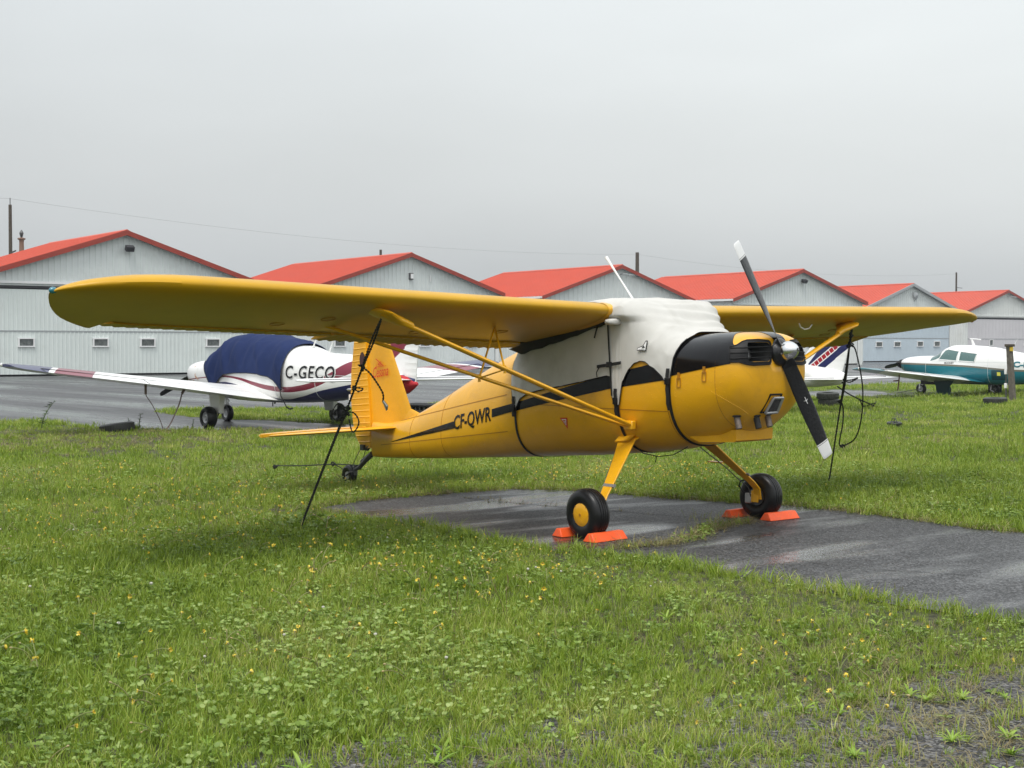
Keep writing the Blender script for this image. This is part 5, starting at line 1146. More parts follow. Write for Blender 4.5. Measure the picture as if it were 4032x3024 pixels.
def gear2(o, body, h, canvas=True, txt='C-GECQ'):
    # three wheels on faired legs
    for sd_ in (-1, 1):
        w = small_wheel('main_wheel', (0, sd_ * 1.40, .20), .205, .19, o); mb = MB()
        mb.add([(.22, sd_ * 1.30, .72), (-.22, sd_ * 1.30, .72), (-.17, sd_ * 1.28, .27), (.13, sd_ * 1.28, .25), (.22, sd_ * 1.16, .72), (-.22, sd_ * 1.16, .72), (-.17, sd_ * 1.18, .27), (.13, sd_ * 1.18, .25)], [(0, 1, 2, 3), (4, 7, 6, 5), (0, 4, 5, 1), (2, 6, 7, 3), (0, 3, 7, 4), (1, 5, 6, 2)])
        bevel(mb.build('leg_fairing', M['white_far'], o), .02, 2)
        mb = MB(); mb.tube([(0, sd_ * 1.25, .30), (0, sd_ * 1.25, .19), (0, sd_ * 1.36, .19)], .028, 8); mb.tube([(-.10, sd_ * 1.26, .36), (-.16, sd_ * 1.27, .28), (-.06, sd_ * 1.27, .19)], .014, 6); mb.build('oleo_leg', M['steel'], o)
    small_wheel('nose_wheel', (1.85, 0, .17), .17, .13, o)
    mb = MB(); mb.tube([(1.95, 0, .62), (1.88, 0, .32)], .035, 8); mb.tube([(1.86, -.09, .17), (1.87, -.09, .30), (1.88, 0, .36), (1.87, .09, .30), (1.86, .09, .17)], .022, 8); mb.tube([(1.91, 0, .5), (1.78, .0, .42), (1.86, 0, .33)], .012, 6); mb.build('nose_leg', M['white_far'], o)
    # propeller
    p = empty('propeller', (3.08, 0, .96), parent=o); mb = MB(); mb.lathe((0, 0, 0), [(0, .001), (0, .13), (.06, .13), (.16, .09), (.24, .03), (.26, .001)], axis='x', n=20); mb.build('spinner', M['white_far'], p)
    for s in (1, -1):
        mb = MB(); rows = []
        for r_, w_, a_ in ((.08, .05, 50), (.3, .07, 32), (.6, .065, 20), (.88, .05, 14), (.93, .03, 12)):
            a = R_(a_); rows.append([Vector((.05 + .008 * sin(q) * cos(a) + w_ * cos(q) * sin(a), s * (w_ * cos(q) * cos(a)), s * r_)) for q in [2 * pi * j / 10 for j in range(10)]])
        mb.grid(rows, 0, True, closev=True); mb.cap(rows[-1]); b = mb.build('blade', M['prop'], p); b.rotation_euler = (R_(62), 0, 0)
    # aerials
    for x in (-1.32, -1.85):
        z = h.P(x)[1]; mb = MB(); mb.tube([(x - .02, 0, z - .02), (x - .22, 0, z + .30)], [.018, .008], 6); mb.box((x, 0, z + .01), (.12, .05, .03)); mb.build('whip_aerial', M['white_far'], o)
    for sd_ in ((-1, 1) if txt else ()):
        f = decal_side(h, sd_, -1.25, -2.64, .865, 1.175, .005) if sd_ > 0 else decal_side(h, sd_, -2.64, -1.25, .865, 1.175, .005)
        ob = place_text('registration', txt, f, M['white_paint'], body, bold=.055, xs=.8, spacing=1.12)
        f = decal_side(h, sd_, -1.27, -2.62, .880, 1.160, .012) if sd_ > 0 else decal_side(h, sd_, -2.62, -1.27, .880, 1.160, .012)
        place_text('registration_letters', txt, f, M['black_paint'], ob, bold=.015, xs=.8, spacing=1.16)
    # painted figure on the nose and the red tail bag
    if canvas:
        f = decal_side(h, 1, 2.45, 1.95, .60, 1.15, .006); mb = MB()
        for poly in ([(.1, .9), (.18, .95), (.35, .62), (.28, .58)], [(.28, .62), (.6, .48), (.62, .42), (.3, .52)], [(.0, .35), (.12, .42), (.5, .05), (.4, .0), (.08, .12)], [(.35, .35), (.45, .38), (.95, .1), (.85, .02)]): mb.add([f(*q) for q in poly], [tuple(range(len(poly)))])
        mb.build('nose_art', M['skin_print'], body)
        mb = MB(); rows = []
        for x, r_ in ((-4.02, .17), (-4.15, .17), (-4.3, .14), (-4.42, .09), (-4.56, .02)): rows.append([Vector((x, r_ * cos(q) * .9, .88 + r_ * sin(q) * (1 + .15 * sin(3 * q)))) for q in [2 * pi * j / 18 for j in range(18)]])
        mb.grid(rows, 0, True, closev=True); mb.cap(rows[-1]); rb = mb.build('tail_bag', M['red_cloth'], o); mb = MB(); mb.tube([(-4.25, .02, .74), (-4.28, .03, .60), (-4.36, .03, .46)], .02, 6, sq=.4); mb.build('ribbon', M['cover_trim'], rb)
    mb = MB()
    mb.tube([(0, 0, .47), (.02, 0, .42)], .02, 6); mb.tube([(-.25, .2, .47), (-.25, .2, .38)], .012, 6); mb.build('belly_drain', M['steel'], o)
a2 = light_plane('a', (-15.45, 5.3, -.005), R_(180), 'white low wing aircraft with maroon and navy waves under a blue canvas cover', H2, dict(body=m2b, wing=m2w, stab=WM('white_stab'), fin=m2f), wg2, sg2, fin2, lambda o, b, h: gear2(o, b, h))
# blue canvas cover of that aircraft
cb = empty('canopy_cover', (-15.45, 5.3, .9), R_(180)); tag(cb, 'navy blue canvas cover strapped over the canopy of the white and maroon aircraft', 'aircraft cover')
low2 = [(-1.20, 1.0), (-1.19, .80), (-1.16, .72), (-1.12, .72), (-1.00, .82), (-.92, .88), (-.75, .94), (-.4, .985), (.0, 1.0), (.5, .99), (.85, .96), (1.05, .90), (1.25, .78), (1.36, .74), (1.50, .80), (1.70, 1.02), (1.95, 1.22)]
xs = sorted(set(list(np.linspace(-1.20, 1.9, 120)) + [q[0] for q in low2])); rows = []
for x in xs[:-1]:
    zz = interp([q[0] for q in low2], [q[1] for q in low2], x); a = H2.phi(x, min(zz, H2.P(x)[1] - .02)); row = []
    for j in range(81):
        ph = -a + 2 * a * j / 80; p = H2.pt(x, ph); e = min(j, 80 - j) / 80
        f = .02 * noise.noise(Vector((p.x * 2.2, p.y * 2, p.z * 1.2))) + .030 * abs(sin(p.x * 4.6 + 1.2 * sin(p.z * 2.4) + .4 * noise.noise(p * 2))) ** 6 * (1 if p.z < 1.55 else .6) + .006 * noise.noise(Vector((p.x * 7, p.y * 6, p.z * 4)))
        f += (.014 * sin(p.x * 12.5 + 2.2 * noise.noise(p * 1.7) + p.z * 1.3) + .008 * sin(p.x * 23 + p.z * 5)) * max(0, min(1, (1.62 - p.z) / .35)) * min(1, e * 12)
        row.append(H2.pt(x, ph, .034 + f) - Vector((0, 0, .9)))
    rows.append(row)
mb = MB(); mb.grid(rows, 0, True); mb.build('cover_cloth', M['blue_cover'], cb, sharp=None)
for sd_ in (0, -1):
    mb = MB(); mb.tube([r[sd_] for r in rows], .008, 5); mb.build('edge_binding', M['cover_trim'], cb)
mb = MB(); s = 1
mb.tube([(-1.15, .58, -.17), (-1.15, .56, -.30), (-1.17, .50, -.42), (-1.24, .5, -.50), (-1.36, .5, -.53), (-1.46, .5, -.51)], .016, 6, sq=.4); mb.build('loose_strap', M['cover_trim'], cb)
# its slack wing tie ribbons
for (x, y, pts) in ((-15.1, 2.5, [(0, 0, .82), (0, 0, .66), (.02, .12, .46), (.04, .25, .2), (.06, .30, .02)]), (-15.0, 3.2, [(0, 0, .76), (-.05, -.03, .66), (0, -.12, .46), (.05, -.30, .15), (.05, -.42, .01)])):
    mb = MB(); mb.tube(smooth([Vector(p) for p in pts], 6), .014, 6, sq=.35); mb.tube([pts[0], pts[1]], .024, 6); ob = mb.build('tie_down_strap', mat('faded_strap', (.17, .12, .11), .8) if 'faded_strap' not in bpy.data.materials else bpy.data.materials['faded_strap'], loc=(x, y, 0)); tag(ob, 'faded strap hanging slack from the wing of the covered aircraft, ' + ('left one' if y < 3 else 'right one'), 'strap', 'slack wing tie straps')
# --- second, mostly hidden behind the yellow nose
H4 = H2
m4f = WM('striped_fin'); k = MaskMat(m4f)
fL = k.lin(1.1, 0, 1, -1.06 + 1.1 * 3.41); fR = k.lin(.69, 0, 1, -.74 + .69 * 3.52); rd_ = k.op('ABSOLUTE', k.lin(.70, 0, 1, -.86 + .70 * 3.31))
k.paint(k.mul(k.lt(fL), k.gt(fR)), NAVY)
k.paint(k.lt(rd_, .09), (.8, .8, .8))
al = k.op('FRACT', k.op('MULTIPLY', k.lin(-.8, 0, .57, 0), 8))
k.paint(k.mul(k.lt(rd_, .062), k.gt(al, .14)), (.34, .008, .02))
fin4 = dict(fin=[((-2.6, 0, .98), (-4.2, 0, .95), .02), ((-3.2, 0, 1.14), (-4.24, 0, 1.2), .045), ((-3.66, 0, 1.7), (-4.38, 0, 1.7), .06), ((-3.95, 0, 2.05), (-4.5, 0, 2.05), .07), ((-4.05, 0, 2.1), (-4.5, 0, 2.1), .05)], rudder=[(.70, -4.12, -4.26), (.80, -4.12, -4.34), (1.38, -4.25, -4.55), (2.08, -4.45, -4.78)])
H4 = Hull([(-4.5, .68, .86, .03, .78, 2, 2), (-4.3, .62, .95, .12, .78, 2.2, 2.2), (-3.4, .55, 1.08, .26, .82, 2.3, 2.4)] + [t for t in H2.tab if t[0] > -3])
sg4 = [((-3.66, .03, .76), (-4.45, .03, .74), .09), ((-3.70, 1.2, .77), (-4.44, 1.2, .755), .09), ((-3.9, 1.75, .775), (-4.47, 1.75, .765), .09), ((-4.2, 1.93, .775), (-4.50, 1.93, .77), .05)]
a4 = light_plane('a', (-16.3, 18.0, 0), R_(180), 'white aircraft hidden behind the yellow nose, its fin striped navy and red', H4, dict(body=WM('white_body'), wing=WM('white_wing'), stab=WM('white_stab_b'), fin=m4f), wg2, sg4, fin4, lambda o, b, h: gear2(o, b, h, False, None))
# --- third: white over teal, canopy uncovered
H5 = Hull([(-4.3, .62, .80, .05, .72, 2, 2), (-3.2, .50, 1.06, .22, .75, 2.3, 2.5), (-2.1, .385, 1.235, .40, .80, 2.5, 2.8), (-1.3, .34, 1.37, .50, .83, 2.6, 3), (-.7, .33, 1.48, .54, .84, 2.6, 3), (0, .33, 1.525, .56, .84, 2.8, 3), (.4, .33, 1.53, .56, .85, 2.9, 3), (.7, .34, 1.45, .55, .85, 2.8, 3),
           (.95, .36, 1.28, .54, .86, 2.7, 2.8), (1.15, .38, 1.20, .53, .87, 2.7, 2.8), (1.6, .45, 1.19, .49, .88, 2.6, 2.6), (2.1, .60, 1.15, .38, .93, 2.4, 2.4), (2.35, .72, 1.08, .24, .94, 2.2, 2.2), (2.42, .82, 1.0, .12, .92, 2, 2)])
m5 = WM('teal_white_body'); k = MaskMat(m5); zt = k.curve(k.x, [(-4.3, .86), (-2, .80), (-.1, .92), (1.0, .955), (2.5, .98)], -4.3, 2.5, 0, 1.5)
k.paint(k.lt(k.op('SUBTRACT', k.z, zt)), (.16, .15, .11)); k.paint(k.lt(k.op('SUBTRACT', k.z, k.op('SUBTRACT', zt, .055))), TEAL)
m5w = WM('teal_wing'); k = MaskMat(m5w); ay = k.op('ABSOLUTE', k.y); k.paint(k.gt(k.op('ADD', ay, k.op('MULTIPLY', k.x, .9)), 4.5), TEAL); k.paint(k.lt(k.op('ADD', ay, k.op('MULTIPLY', k.x, .75)), .62), TEAL)
wg5 = [((1.15, .3, .45), (-.75, .3, .40), .14), ((.95, .9, .49), (-.74, .9, .45), .14), ((.80, 4.5, .80), (-.28, 4.5, .78), .11), ((.76, 4.9, .835), (-.2, 4.9, .815), .09), ((.5, 5.1, .85), (-.12, 5.1, .835), .05)]
sg5 = [((-3.5, .03, .88), (-4.3, .03, .87), .07), ((-3.55, 1.5, .88), (-4.2, 1.5, .87), .07), ((-3.7, 1.75, .88), (-4.15, 1.75, .87), .06), ((-3.85, 1.8, .88), (-4.1, 1.8, .87), .05)]
fin5 = dict(fin=[((-3.2, 0, .95), (-4.2, 0, .9), .05), ((-3.4, 0, 1.9), (-4.1, 0, 1.9), .06), ((-3.5, 0, 2.0), (-4.1, 0, 2.0), .05)], rudder=[(.9, -4.2, -4.6), (1.5, -4.15, -4.5), (2.0, -4.1, -4.35)])
def gear5(o, body, h):
    small_wheel('nose_wheel', (1.75, 0, .16), .17, .13, o)
    mb = MB(); mb.tube([(1.6, 0, .55), (1.72, .0, .34), (1.75, .0, .3)], .04, 8); mb.tube([(1.75, -.09, .16), (1.75, -.09, .3), (1.75, .09, .3), (1.75, .09, .16)], .022, 8); mb.tube([(1.3, .05, .45), (1.5, .05, .35), (1.7, .05, .28)], .02, 6); mb.build('nose_leg', M['white_far'], o)
    mb = MB(); mb.tube([(1.75, 0, .16), (1.9, .4, .10), (2.1, .8, .03)], .012, 5); mb.build('tow_bar', M['steel'], o)
    mb = MB(); mb.box((1.2, 0, .38), (.9, .42, .16)); bevel(mb.build('nose_well_shade', M['dark_cavity'], o), .03)  # solid block coloured dark for the shade of an open wheel well
    for sd_ in (-1, 1):
        small_wheel('main_wheel', (0, sd_ * 1.35, .18), .18, .14, o)
        mb = MB(); mb.add([(.36, sd_ * 1.46, .50), (-.36, sd_ * 1.46, .50), (-.20, sd_ * 1.44, .30), (-.20, sd_ * 1.42, .02), (.24, sd_ * 1.42, .02), (.28, sd_ * 1.44, .3), (.36, sd_ * 1.43, .50), (-.36, sd_ * 1.43, .50), (-.20, sd_ * 1.41, .30), (-.20, sd_ * 1.39, .02), (.24, sd_ * 1.39, .02), (.28, sd_ * 1.41, .3)], [(0, 1, 2, 3, 4, 5), (11, 10, 9, 8, 7, 6), (0, 6, 7, 1), (1, 7, 8, 2), (2, 8, 9, 3), (3, 9, 10, 4), (4, 10, 11, 5), (5, 11, 6, 0)]); mb.build('gear_door', M['teal_dark'], o)
        mb = MB(); mb.tube([(0, sd_ * 1.2, .5), (0, sd_ * 1.27, .18)], .035, 8); mb.build('main_leg', M['steel'], o)
    p = empty('propeller', (2.42, 0, .93), parent=o); mb = MB(); mb.lathe((0, 0, 0), [(0, .001), (0, .15), (.08, .14), (.2, .09), (.28, .03), (.3, .001)], axis='x', n=20); mb.build('spinner', M['dark_cavity'], p)
    for s_ in (1, -1):
        mb = MB(); rows = []
        for r_, w_, a_ in ((.08, .05, 50), (.3, .075, 32), (.6, .07, 20), (.85, .05, 14), (.9, .03, 12)):
            a = R_(a_); rows.append([Vector((.06 + .01 * sin(q) * cos(a) + w_ * cos(q) * sin(a), s_ * (w_ * cos(q) * cos(a)), s_ * r_)) for q in [2 * pi * j / 10 for j in range(10)]])
        mb.grid(rows, 0, True, closev=True); mb.cap(rows[-1]); b = mb.build('blade', M['prop'], p); b.rotation_euler = (R_(84), 0, 0)
    for sd_ in (-1, 1):
        f = lambda x, z, o_: Vector((x, sd_ * (h.side_y(x, z) + o_), z))
        for nm, q in (('window', [(.78, 1.09), (.15, 1.05), (.10, 1.34), (.50, 1.40), (.62, 1.36)]), ('window', [(.06, 1.05), (-.46, 1.02), (-.52, 1.27), (.04, 1.335)])):
            def patch(qq, o_, name, mt, par):
                n = 8; mb = MB(); c = (sum(v[0] for v in qq) / len(qq), sum(v[1] for v in qq) / len(qq)); ring = []
                for i in range(len(qq)):
                    for t in fr(0, 1, 5)[:-1]: ring.append((qq[i][0] + (qq[(i + 1) % len(qq)][0] - qq[i][0]) * t, qq[i][1] + (qq[(i + 1) % len(qq)][1] - qq[i][1]) * t))
                rows = [[f(c[0] + (a - c[0]) * s2, c[1] + (b_ - c[1]) * s2, o_) for a, b_ in ring] for s2 in (1, .75, .5, .25, .02)]
                mb.grid(rows, 0, True, closev=True); return mb.build(name, mt, par)
            wdw = patch(q, .006, nm, M['glass'], o)
            mb = MB(); pts = [f(a, b_, .008) for a, b_ in q]; pts2 = []
            for i in range(len(q)):
                for t in fr(0, 1, 4)[:-1]: a = q[i]; b_ = q[(i + 1) % len(q)]; pts2.append(f(a[0] + (b_[0] - a[0]) * t, a[1] + (b_[1] - a[1]) * t, .008))
            mb.tube(pts2 + pts2[:1], .012, 5); mb.build('window_frame', M['white_far'], wdw)
    mb = MB(); rows = []
    for x in fr(.74, 1.10, 8): rows.append([h.pt(x, -1.15 + 2.3 * j / 14, .006) for j in range(15)])
    mb.grid(rows, 0, True); mb.build('windscreen', M['glass'], o)
    for sd_ in (-1, 1):
        f = decal_side(h, sd_, .56, .23, .955, 1.015, .006) if sd_ > 0 else decal_side(h, sd_, .23, .56, .955, 1.015, .006)
        place_text('lettering', 'MOONEY', f, M['steel'], body, bold=.02)
        f = decal_side(h, sd_, -1.68, -2.14, .87, 1.05, .006) if sd_ > 0 else decal_side(h, sd_, -2.14, -1.68, .87, 1.05, .006)
        place_text('registration', 'C-F', f, M['teal'], body, bold=.05)
    mb = MB(); f = decal_side(h, 1, -1.02, -1.45, .49, .78, .006); mb.grid([[f(i / 6, j / 6) for j in range(7)] for i in range(7)], 0, True); hp = mb.build('dark_panel', M['teal_dark'], body)
    mb = MB(); f = decal_side(h, 1, -1.20, -1.31, .615, .725, .010); mb.add([f(0, 0), f(1, 0), f(1, 1), f(0, 1)], [(0, 1, 2, 3)]); mb.build('yellow_notice', mat('yellow_notice', (.75, .70, .10), .5), hp)
    mb = MB(); mb.tube([(-.10, 0, 1.52), (-.02, 0, 1.72)], [.05, .03], 8, sq=.4); mb.tube([(.03, 0, 1.73), (-.35, 0, 1.70)], .018, 6); mb.build('blade_aerial', M['white_far'], o)
    for x in (-1.35, -1.95):
        z = h.P(x)[1]; mb = MB(); mb.tube([(x, 0, z - .02), (x - .2, 0, z + .34)], [.014, .006], 6); mb.box((x, 0, z + .01), (.14, .05, .03)); mb.build('whip_aerial', M['white_far'], o)
    mb = MB(); mb.tube([(-.9, .3, .35), (-.95, .45, .18), (-1.1, .48, .12)], .02, 6); mb.build('boarding_step', M['steel'], o)
    mb = MB(); st_ = [(.2, 3.4, .68), (.2, 3.42, .5), (.22, 3.45, .2)]; mb.tube(st_, .02, 6); mb.tube([(.2, 3.42, .5), (.34, 3.5, .48)], .02, 5); mb.build('tie_down_strap', M['strap_pink'], o)
M['teal_dark'] = mat('dark_teal_paint', (.006, .05, .065), .4); M['strap_pink'] = mat('pinkish_strap', (.22, .12, .10), .8)
light_plane('b', (-16.3, 30.2, 0), R_(180), 'white over teal low wing aircraft with bare windows, standing in the grass', H5, dict(body=m5, wing=m5w, stab=m5w, fin=m5), wg5, sg5, fin5, gear5)
mb = MB(); rope_mesh(mb, smooth([(-12.05, 18.0, .58), (-12.2, 18.6, .40), (-12.3, 19.2, .24), (-12.4, 19.8, .10), (-12.45, 20.1, .03)], 8), .016, .1); rope_mesh(mb, smooth([(-12.3, 19.2, .24), (-12.35, 19.35, .1), (-12.4, 19.55, .08), (-12.4, 19.8, .12)], 6), .014, .1); knot(mb, (-12.3, 19.2, .24), .03, 31); knot(mb, (-12.42, 19.9, .10), .05, 32)
tag(mb.build('tie_down_rope', M['rope']), 'thick dark rope from the striped tail down to the grass', 'rope', 'tie-down ropes')

# ================================================================== TYRES, POST, CRATE
def tyre(loc, R, w, label, tilt=(0, 0), m=None, group='old tyres lying on the grass'):
    mb = MB(); mb.lathe((0, 0, 0), [(-w * .42, R * .55), (-w * .5, R * .68), (-w * .5, R * .88), (-w * .38, R * .98), (-w * .1, R), (w * .1, R), (w * .38, R * .98), (w * .5, R * .88), (w * .5, R * .68), (w * .42, R * .55), (w * .3, R * .58), (0, R * .75), (-w * .3, R * .58), (-w * .42, R * .55)], axis='z', n=36)
    rim = [(R * .985 * cos(a), R * .985 * sin(a)) for a in fr(0, 2 * pi, 36)[:-1]]
    for x, y in rim: mb.box((x, y, 0), (.012, .012, w * .7), M=None)
    o = mb.build('old_tyre', m or M['old_tyre'], loc=loc); o.rotation_euler = (tilt[0], tilt[1], 0); tag(o, label, 'tyre', group); return o
tyre((-15.5, 2.15, .075), .30, .15, 'old dark tyre at the grass edge, left of the covered aircraft', (R_(6), R_(-4)))
tyre((-14.0, 20.25, .10), .27, .17, 'lower tyre of the stacked pair under the striped tail', (0, 0)); tyre((-14.02, 20.22, .265), .27, .17, 'upper tyre of the stacked pair under the striped tail', (R_(3), R_(2)))
tyre((-12.0, 24.5, .09), .30, .17, 'tyre lying flat just left of the wooden post', (R_(2), 0)); tyre((-10.75, 24.6, .09), .30, .17, 'tyre lying flat right of the wooden post, cut by the frame', (0, R_(3)))
t = tyre((-7.75, 14.05, .03), .14, .10, 'small sunken tyre with an anchor ring in the open lawn', (R_(4), R_(3)))
mb = MB(); mb.tube([(.05 * cos(a), 0, .07 + .05 * sin(a)) for a in fr(0, 2 * pi, 16)], .008, 6); mb.tube([(-.02, 0, .02), (.0, .02, .1), (.03, 0, .13)], .008, 5); mb.build('anchor_ring', M['steel'], t)
po = empty('wooden_post', (-12.8, 26.7, 0), 0); tag(po, 'leaning wooden post with yellow reflector tag in front of the teal aircraft', 'post')
mb = MB(); rows = []
for z, a in ((0, 0), (.7, -.06), (1.52, -.12)):
    rows.append([(a * .6 + x, a * .7 + y, z) for x, y in ((-.075, -.065), (.075, -.07), (.07, .07), (-.07, .065))])
mb.grid(rows, 0, False, closev=True); mb.cap(rows[-1]); bevel(mb.build('post', M['post_wood'], po), .015)
mb = MB(); mb.box((-.06, -.09, 1.52), (.20, .20, .07)); bevel(mb.build('post_cap', M['wood_pole'], po), .01)
mb = MB(); mb.box((.03, -.15, 1.42), (.09, .02, .11), M=Matrix.Rotation(.5, 3, 'Z')); mb.build('reflector', M['yellow_tag'], po)
for z in (.42, .80):
    mb = MB(); mb.box((-.16, -.10, z), (.07, .07, .14)); bevel(mb.build('junction_box', M['white_far'], po), .012)
mb = MB(); mb.tube([(-.15, -.1, 0), (-.15, -.1, .86)], .018, 6); mb.build('conduit', M['steel'], po)
cr = empty('slatted_crate', (-14.9, 8.3, 0), R_(10)); tag(cr, 'dark low slatted crate seen in the gap behind the yellow tail', 'crate')
mb = MB(); mb.box((0, 0, .33), (1.1, .9, .03)); mb.build('lid', M['black'], cr)
for yy in (-.44, .44):
    for z in (.06, .14, .22):
        mb = MB(); mb.box((0, yy, z), (1.08, .02, .05)); mb.build('slat', M['steel'], cr)
    for x in fr(-.5, .5, 9):
        mb = MB(); mb.box((x, yy * .96, .16), (.03, .02, .31)); mb.build('upright', M['steel'], cr)
mb = MB(); mb.box((0, 0, .15), (1.0, .78, .28)); mb.build('core', M['black'], cr)

# ================================================================== GRASS, CLOVER, DANDELIONS (ground cover)
SRC = bpy.data.collections.new('plant_sources')      # sources only; instanced by geometry nodes
def leaf_mat(name, cols, dry=None, rough=.42, trans=.3, patch=.35):
    m = bpy.data.materials.new(name); m.use_nodes = True; t = m.node_tree; L = t.links; b = t.nodes['Principled BSDF']; b.inputs['Roughness'].default_value = rough; b.inputs['Specular IOR Level'].default_value = .45
    oi = N(t, 'ShaderNodeObjectInfo'); r = N(t, 'ShaderNodeValToRGB'); el = r.color_ramp.elements
    for i, c in enumerate(cols):
        e = el[i] if i < 2 else el.new(i / (len(cols) - 1)); e.position = i / (len(cols) - 1); e.color = (*c, 1)
    ge = N(t, 'ShaderNodeNewGeometry'); nz = N(t, 'ShaderNodeTexNoise'); nz.inputs['Scale'].default_value = .55; nz.inputs['Detail'].default_value = 5; L.new(ge.outputs['Position'], nz.inputs[0])
    mr = N(t, 'ShaderNodeMapRange'); mr.inputs[1].default_value = .3; mr.inputs[2].default_value = .7; L.new(nz.outputs[0], mr.inputs[0])
    mx = N(t, 'ShaderNodeMix', data_type='FLOAT'); mx.inputs[0].default_value = patch; mx2 = N(t, 'ShaderNodeMix', data_type='FLOAT'); mx2.inputs[0].default_value = .65; L.new(oi.outputs['Random'], mx2.inputs[2]); L.new(ge.outputs['Random Per Island'], mx2.inputs[3]); L.new(mx2.outputs[0], mx.inputs[2])
    L.new(mr.outputs[0], mx.inputs[3])
    st_ = N(t, 'ShaderNodeMapRange'); st_.inputs[1].default_value = .2; st_.inputs[2].default_value = .8; L.new(mx.outputs[0], st_.inputs[0]); L.new(st_.outputs[0], r.inputs[0])
    L.new(r.outputs[0], b.inputs['Base Color'])
    tr = N(t, 'ShaderNodeBsdfTranslucent'); L.new(r.outputs[0], tr.inputs[0]); ms = N(t, 'ShaderNodeMixShader'); ms.inputs[0].default_value = trans
    L.new(b.outputs[0], ms.inputs[1]); L.new(tr.outputs[0], ms.inputs[2]); L.new(ms.outputs[0], t.nodes['Material Output'].inputs[0]); return m
G1, G2, G3, G4 = (.09, .15, .012), (.215, .315, .026), (.33, .41, .05), (.48, .48, .15)
M['grass'] = leaf_mat('grass_blade', [G1, G2, G2, G3, G4]); M['grass_lime'] = leaf_mat('lime_leaf', [(.13, .25, .02), (.27, .42, .045), (.40, .48, .10)])
M['clover'] = leaf_mat('clover_leaf', [(.08, .145, .018), (.20, .30, .04), (.38, .47, .15)], rough=.45); M['dry'] = leaf_mat('dry_blade', [(.15, .11, .05), (.29, .24, .11), (.22, .23, .08)])
M['stem'] = leaf_mat('dandelion_stem', [(.20, .26, .07), (.32, .33, .13), (.22, .15, .07)]); M['petal'] = leaf_mat('dandelion_petal', [(.75, .52, .02), (.85, .68, .08), (.78, .60, .14)], trans=.15); M['seed'] = leaf_mat('pale_bud', [(.45, .42, .22), (.55, .42, .2)])
M['white_flower'] = leaf_mat('white_clover_flower', [(.6, .6, .52), (.7, .68, .6)])
def blade_into(mb, x, y, h, w, lean, az, seg=3, mi=0, curl=1.0):
    ca, sa = cos(az), sin(az); px, py = -sa, ca; tw = random.uniform(-.6, .6); px, py = cos(az + pi / 2 + tw), sin(az + pi / 2 + tw); L_ = []; R2 = []
    for k in range(seg + 1):
        t = k / seg; d = lean * h * t ** (1 + curl); z = h * t * (1 - .35 * lean * t); ww = w * (1 - t ** 1.8) * .5 + .0004
        L_.append((x + ca * d + px * ww, y + sa * d + py * ww, z)); R2.append((x + ca * d - px * ww, y + sa * d - py * ww, z))
    b = len(mb.v); mb.v += L_ + R2
    for k in range(seg): mb.f.append((b + k, b + k + 1, b + seg + 2 + k, b + seg + 1 + k)); mb.m.append(mi); mb.sm.append(True)
def src(name, mb, mats, col):
    me = bpy.data.meshes.new(name); me.from_pydata(mb.v, [], mb.f)
    for m in mats: me.materials.append(m)
    me.polygons.foreach_set('material_index', mb.m); me.polygons.foreach_set('use_smooth', mb.sm); me.update()
    o = bpy.data.objects.new(name, me); col.objects.link(o); return o
def newcol(n): return bpy.data.collections.new(n)
def U(a, b): return random.uniform(a, b)
cA = newcol('src_near_grass')
for v in range(6):
    mb = MB()
    for _ in range(15):
        a, r_ = U(0, 6.28), .042 * math.sqrt(U(0, 1)); blade_into(mb, r_ * cos(a), r_ * sin(a), U(.04, .12), U(.0028, .0055), U(.1, .8), U(0, 6.28))
    src('near_grass_source', mb, [M['grass']], cA)
cB = newcol('src_mid_grass')
for v in range(5):
    mb = MB()
    for _ in range(26):
        a, r_ = U(0, 6.28), .085 * math.sqrt(U(0, 1)); blade_into(mb, r_ * cos(a), r_ * sin(a), U(.05, .14), U(.005, .009), U(.1, .7), U(0, 6.28), 2)
    src('mid_grass_source', mb, [M['grass']], cB)
cC = newcol('src_far_grass')
for v in range(5):
    mb = MB()
    for _ in range(46):
        a, r_ = U(0, 6.28), .28 * math.sqrt(U(0, 1)); blade_into(mb, r_ * cos(a), r_ * sin(a), U(.06, .17), U(.012, .024), U(.1, .7), U(0, 6.28), 2)
    src('far_grass_source', mb, [M['grass']], cC)
cD = newcol('src_clover')
def leaflet(mb, c, r, nrm, az, mi=0, n=6, long=1.0):
    nrm = Vector(nrm).normalized(); u = nrm.orthogonal().normalized(); v = nrm.cross(u); q = u * cos(az) + v * sin(az); w = nrm.cross(q); b = len(mb.v)
    mb.v.append(tuple(Vector(c) - nrm * r * .12))
    for k in range(n): a = 2 * pi * k / n; mb.v.append(tuple(Vector(c) + q * cos(a) * r * long + w * sin(a) * r))
    for k in range(n): mb.f.append((b, b + 1 + k, b + 1 + (k + 1) % n)); mb.m.append(mi); mb.sm.append(True)
for v in range(6):
    mb = MB()
    for _ in range(15):
        a, r_ = U(0, 6.28), .11 * math.sqrt(U(0, 1)); x, y, h = r_ * cos(a), r_ * sin(a), U(.02, .075); R0 = U(.0045, .009); nrm = Vector((U(-1, 1), U(-1, 1), .9)); a0 = U(0, 6.28)
        blade_into(mb, x, y, h, .0018, .1, U(0, 6.28), 1)
        for k in range(3):
            q = a0 + k * 2.094; leaflet(mb, (x + cos(q) * R0 * 1.0, y + sin(q) * R0 * 1.0, h), R0, nrm + Vector((cos(q) * -.3, sin(q) * -.3, 0)), q, long=1.15)
    src('clover_source', mb, [M['clover']], cD)
cE = newcol('src_broadleaf')
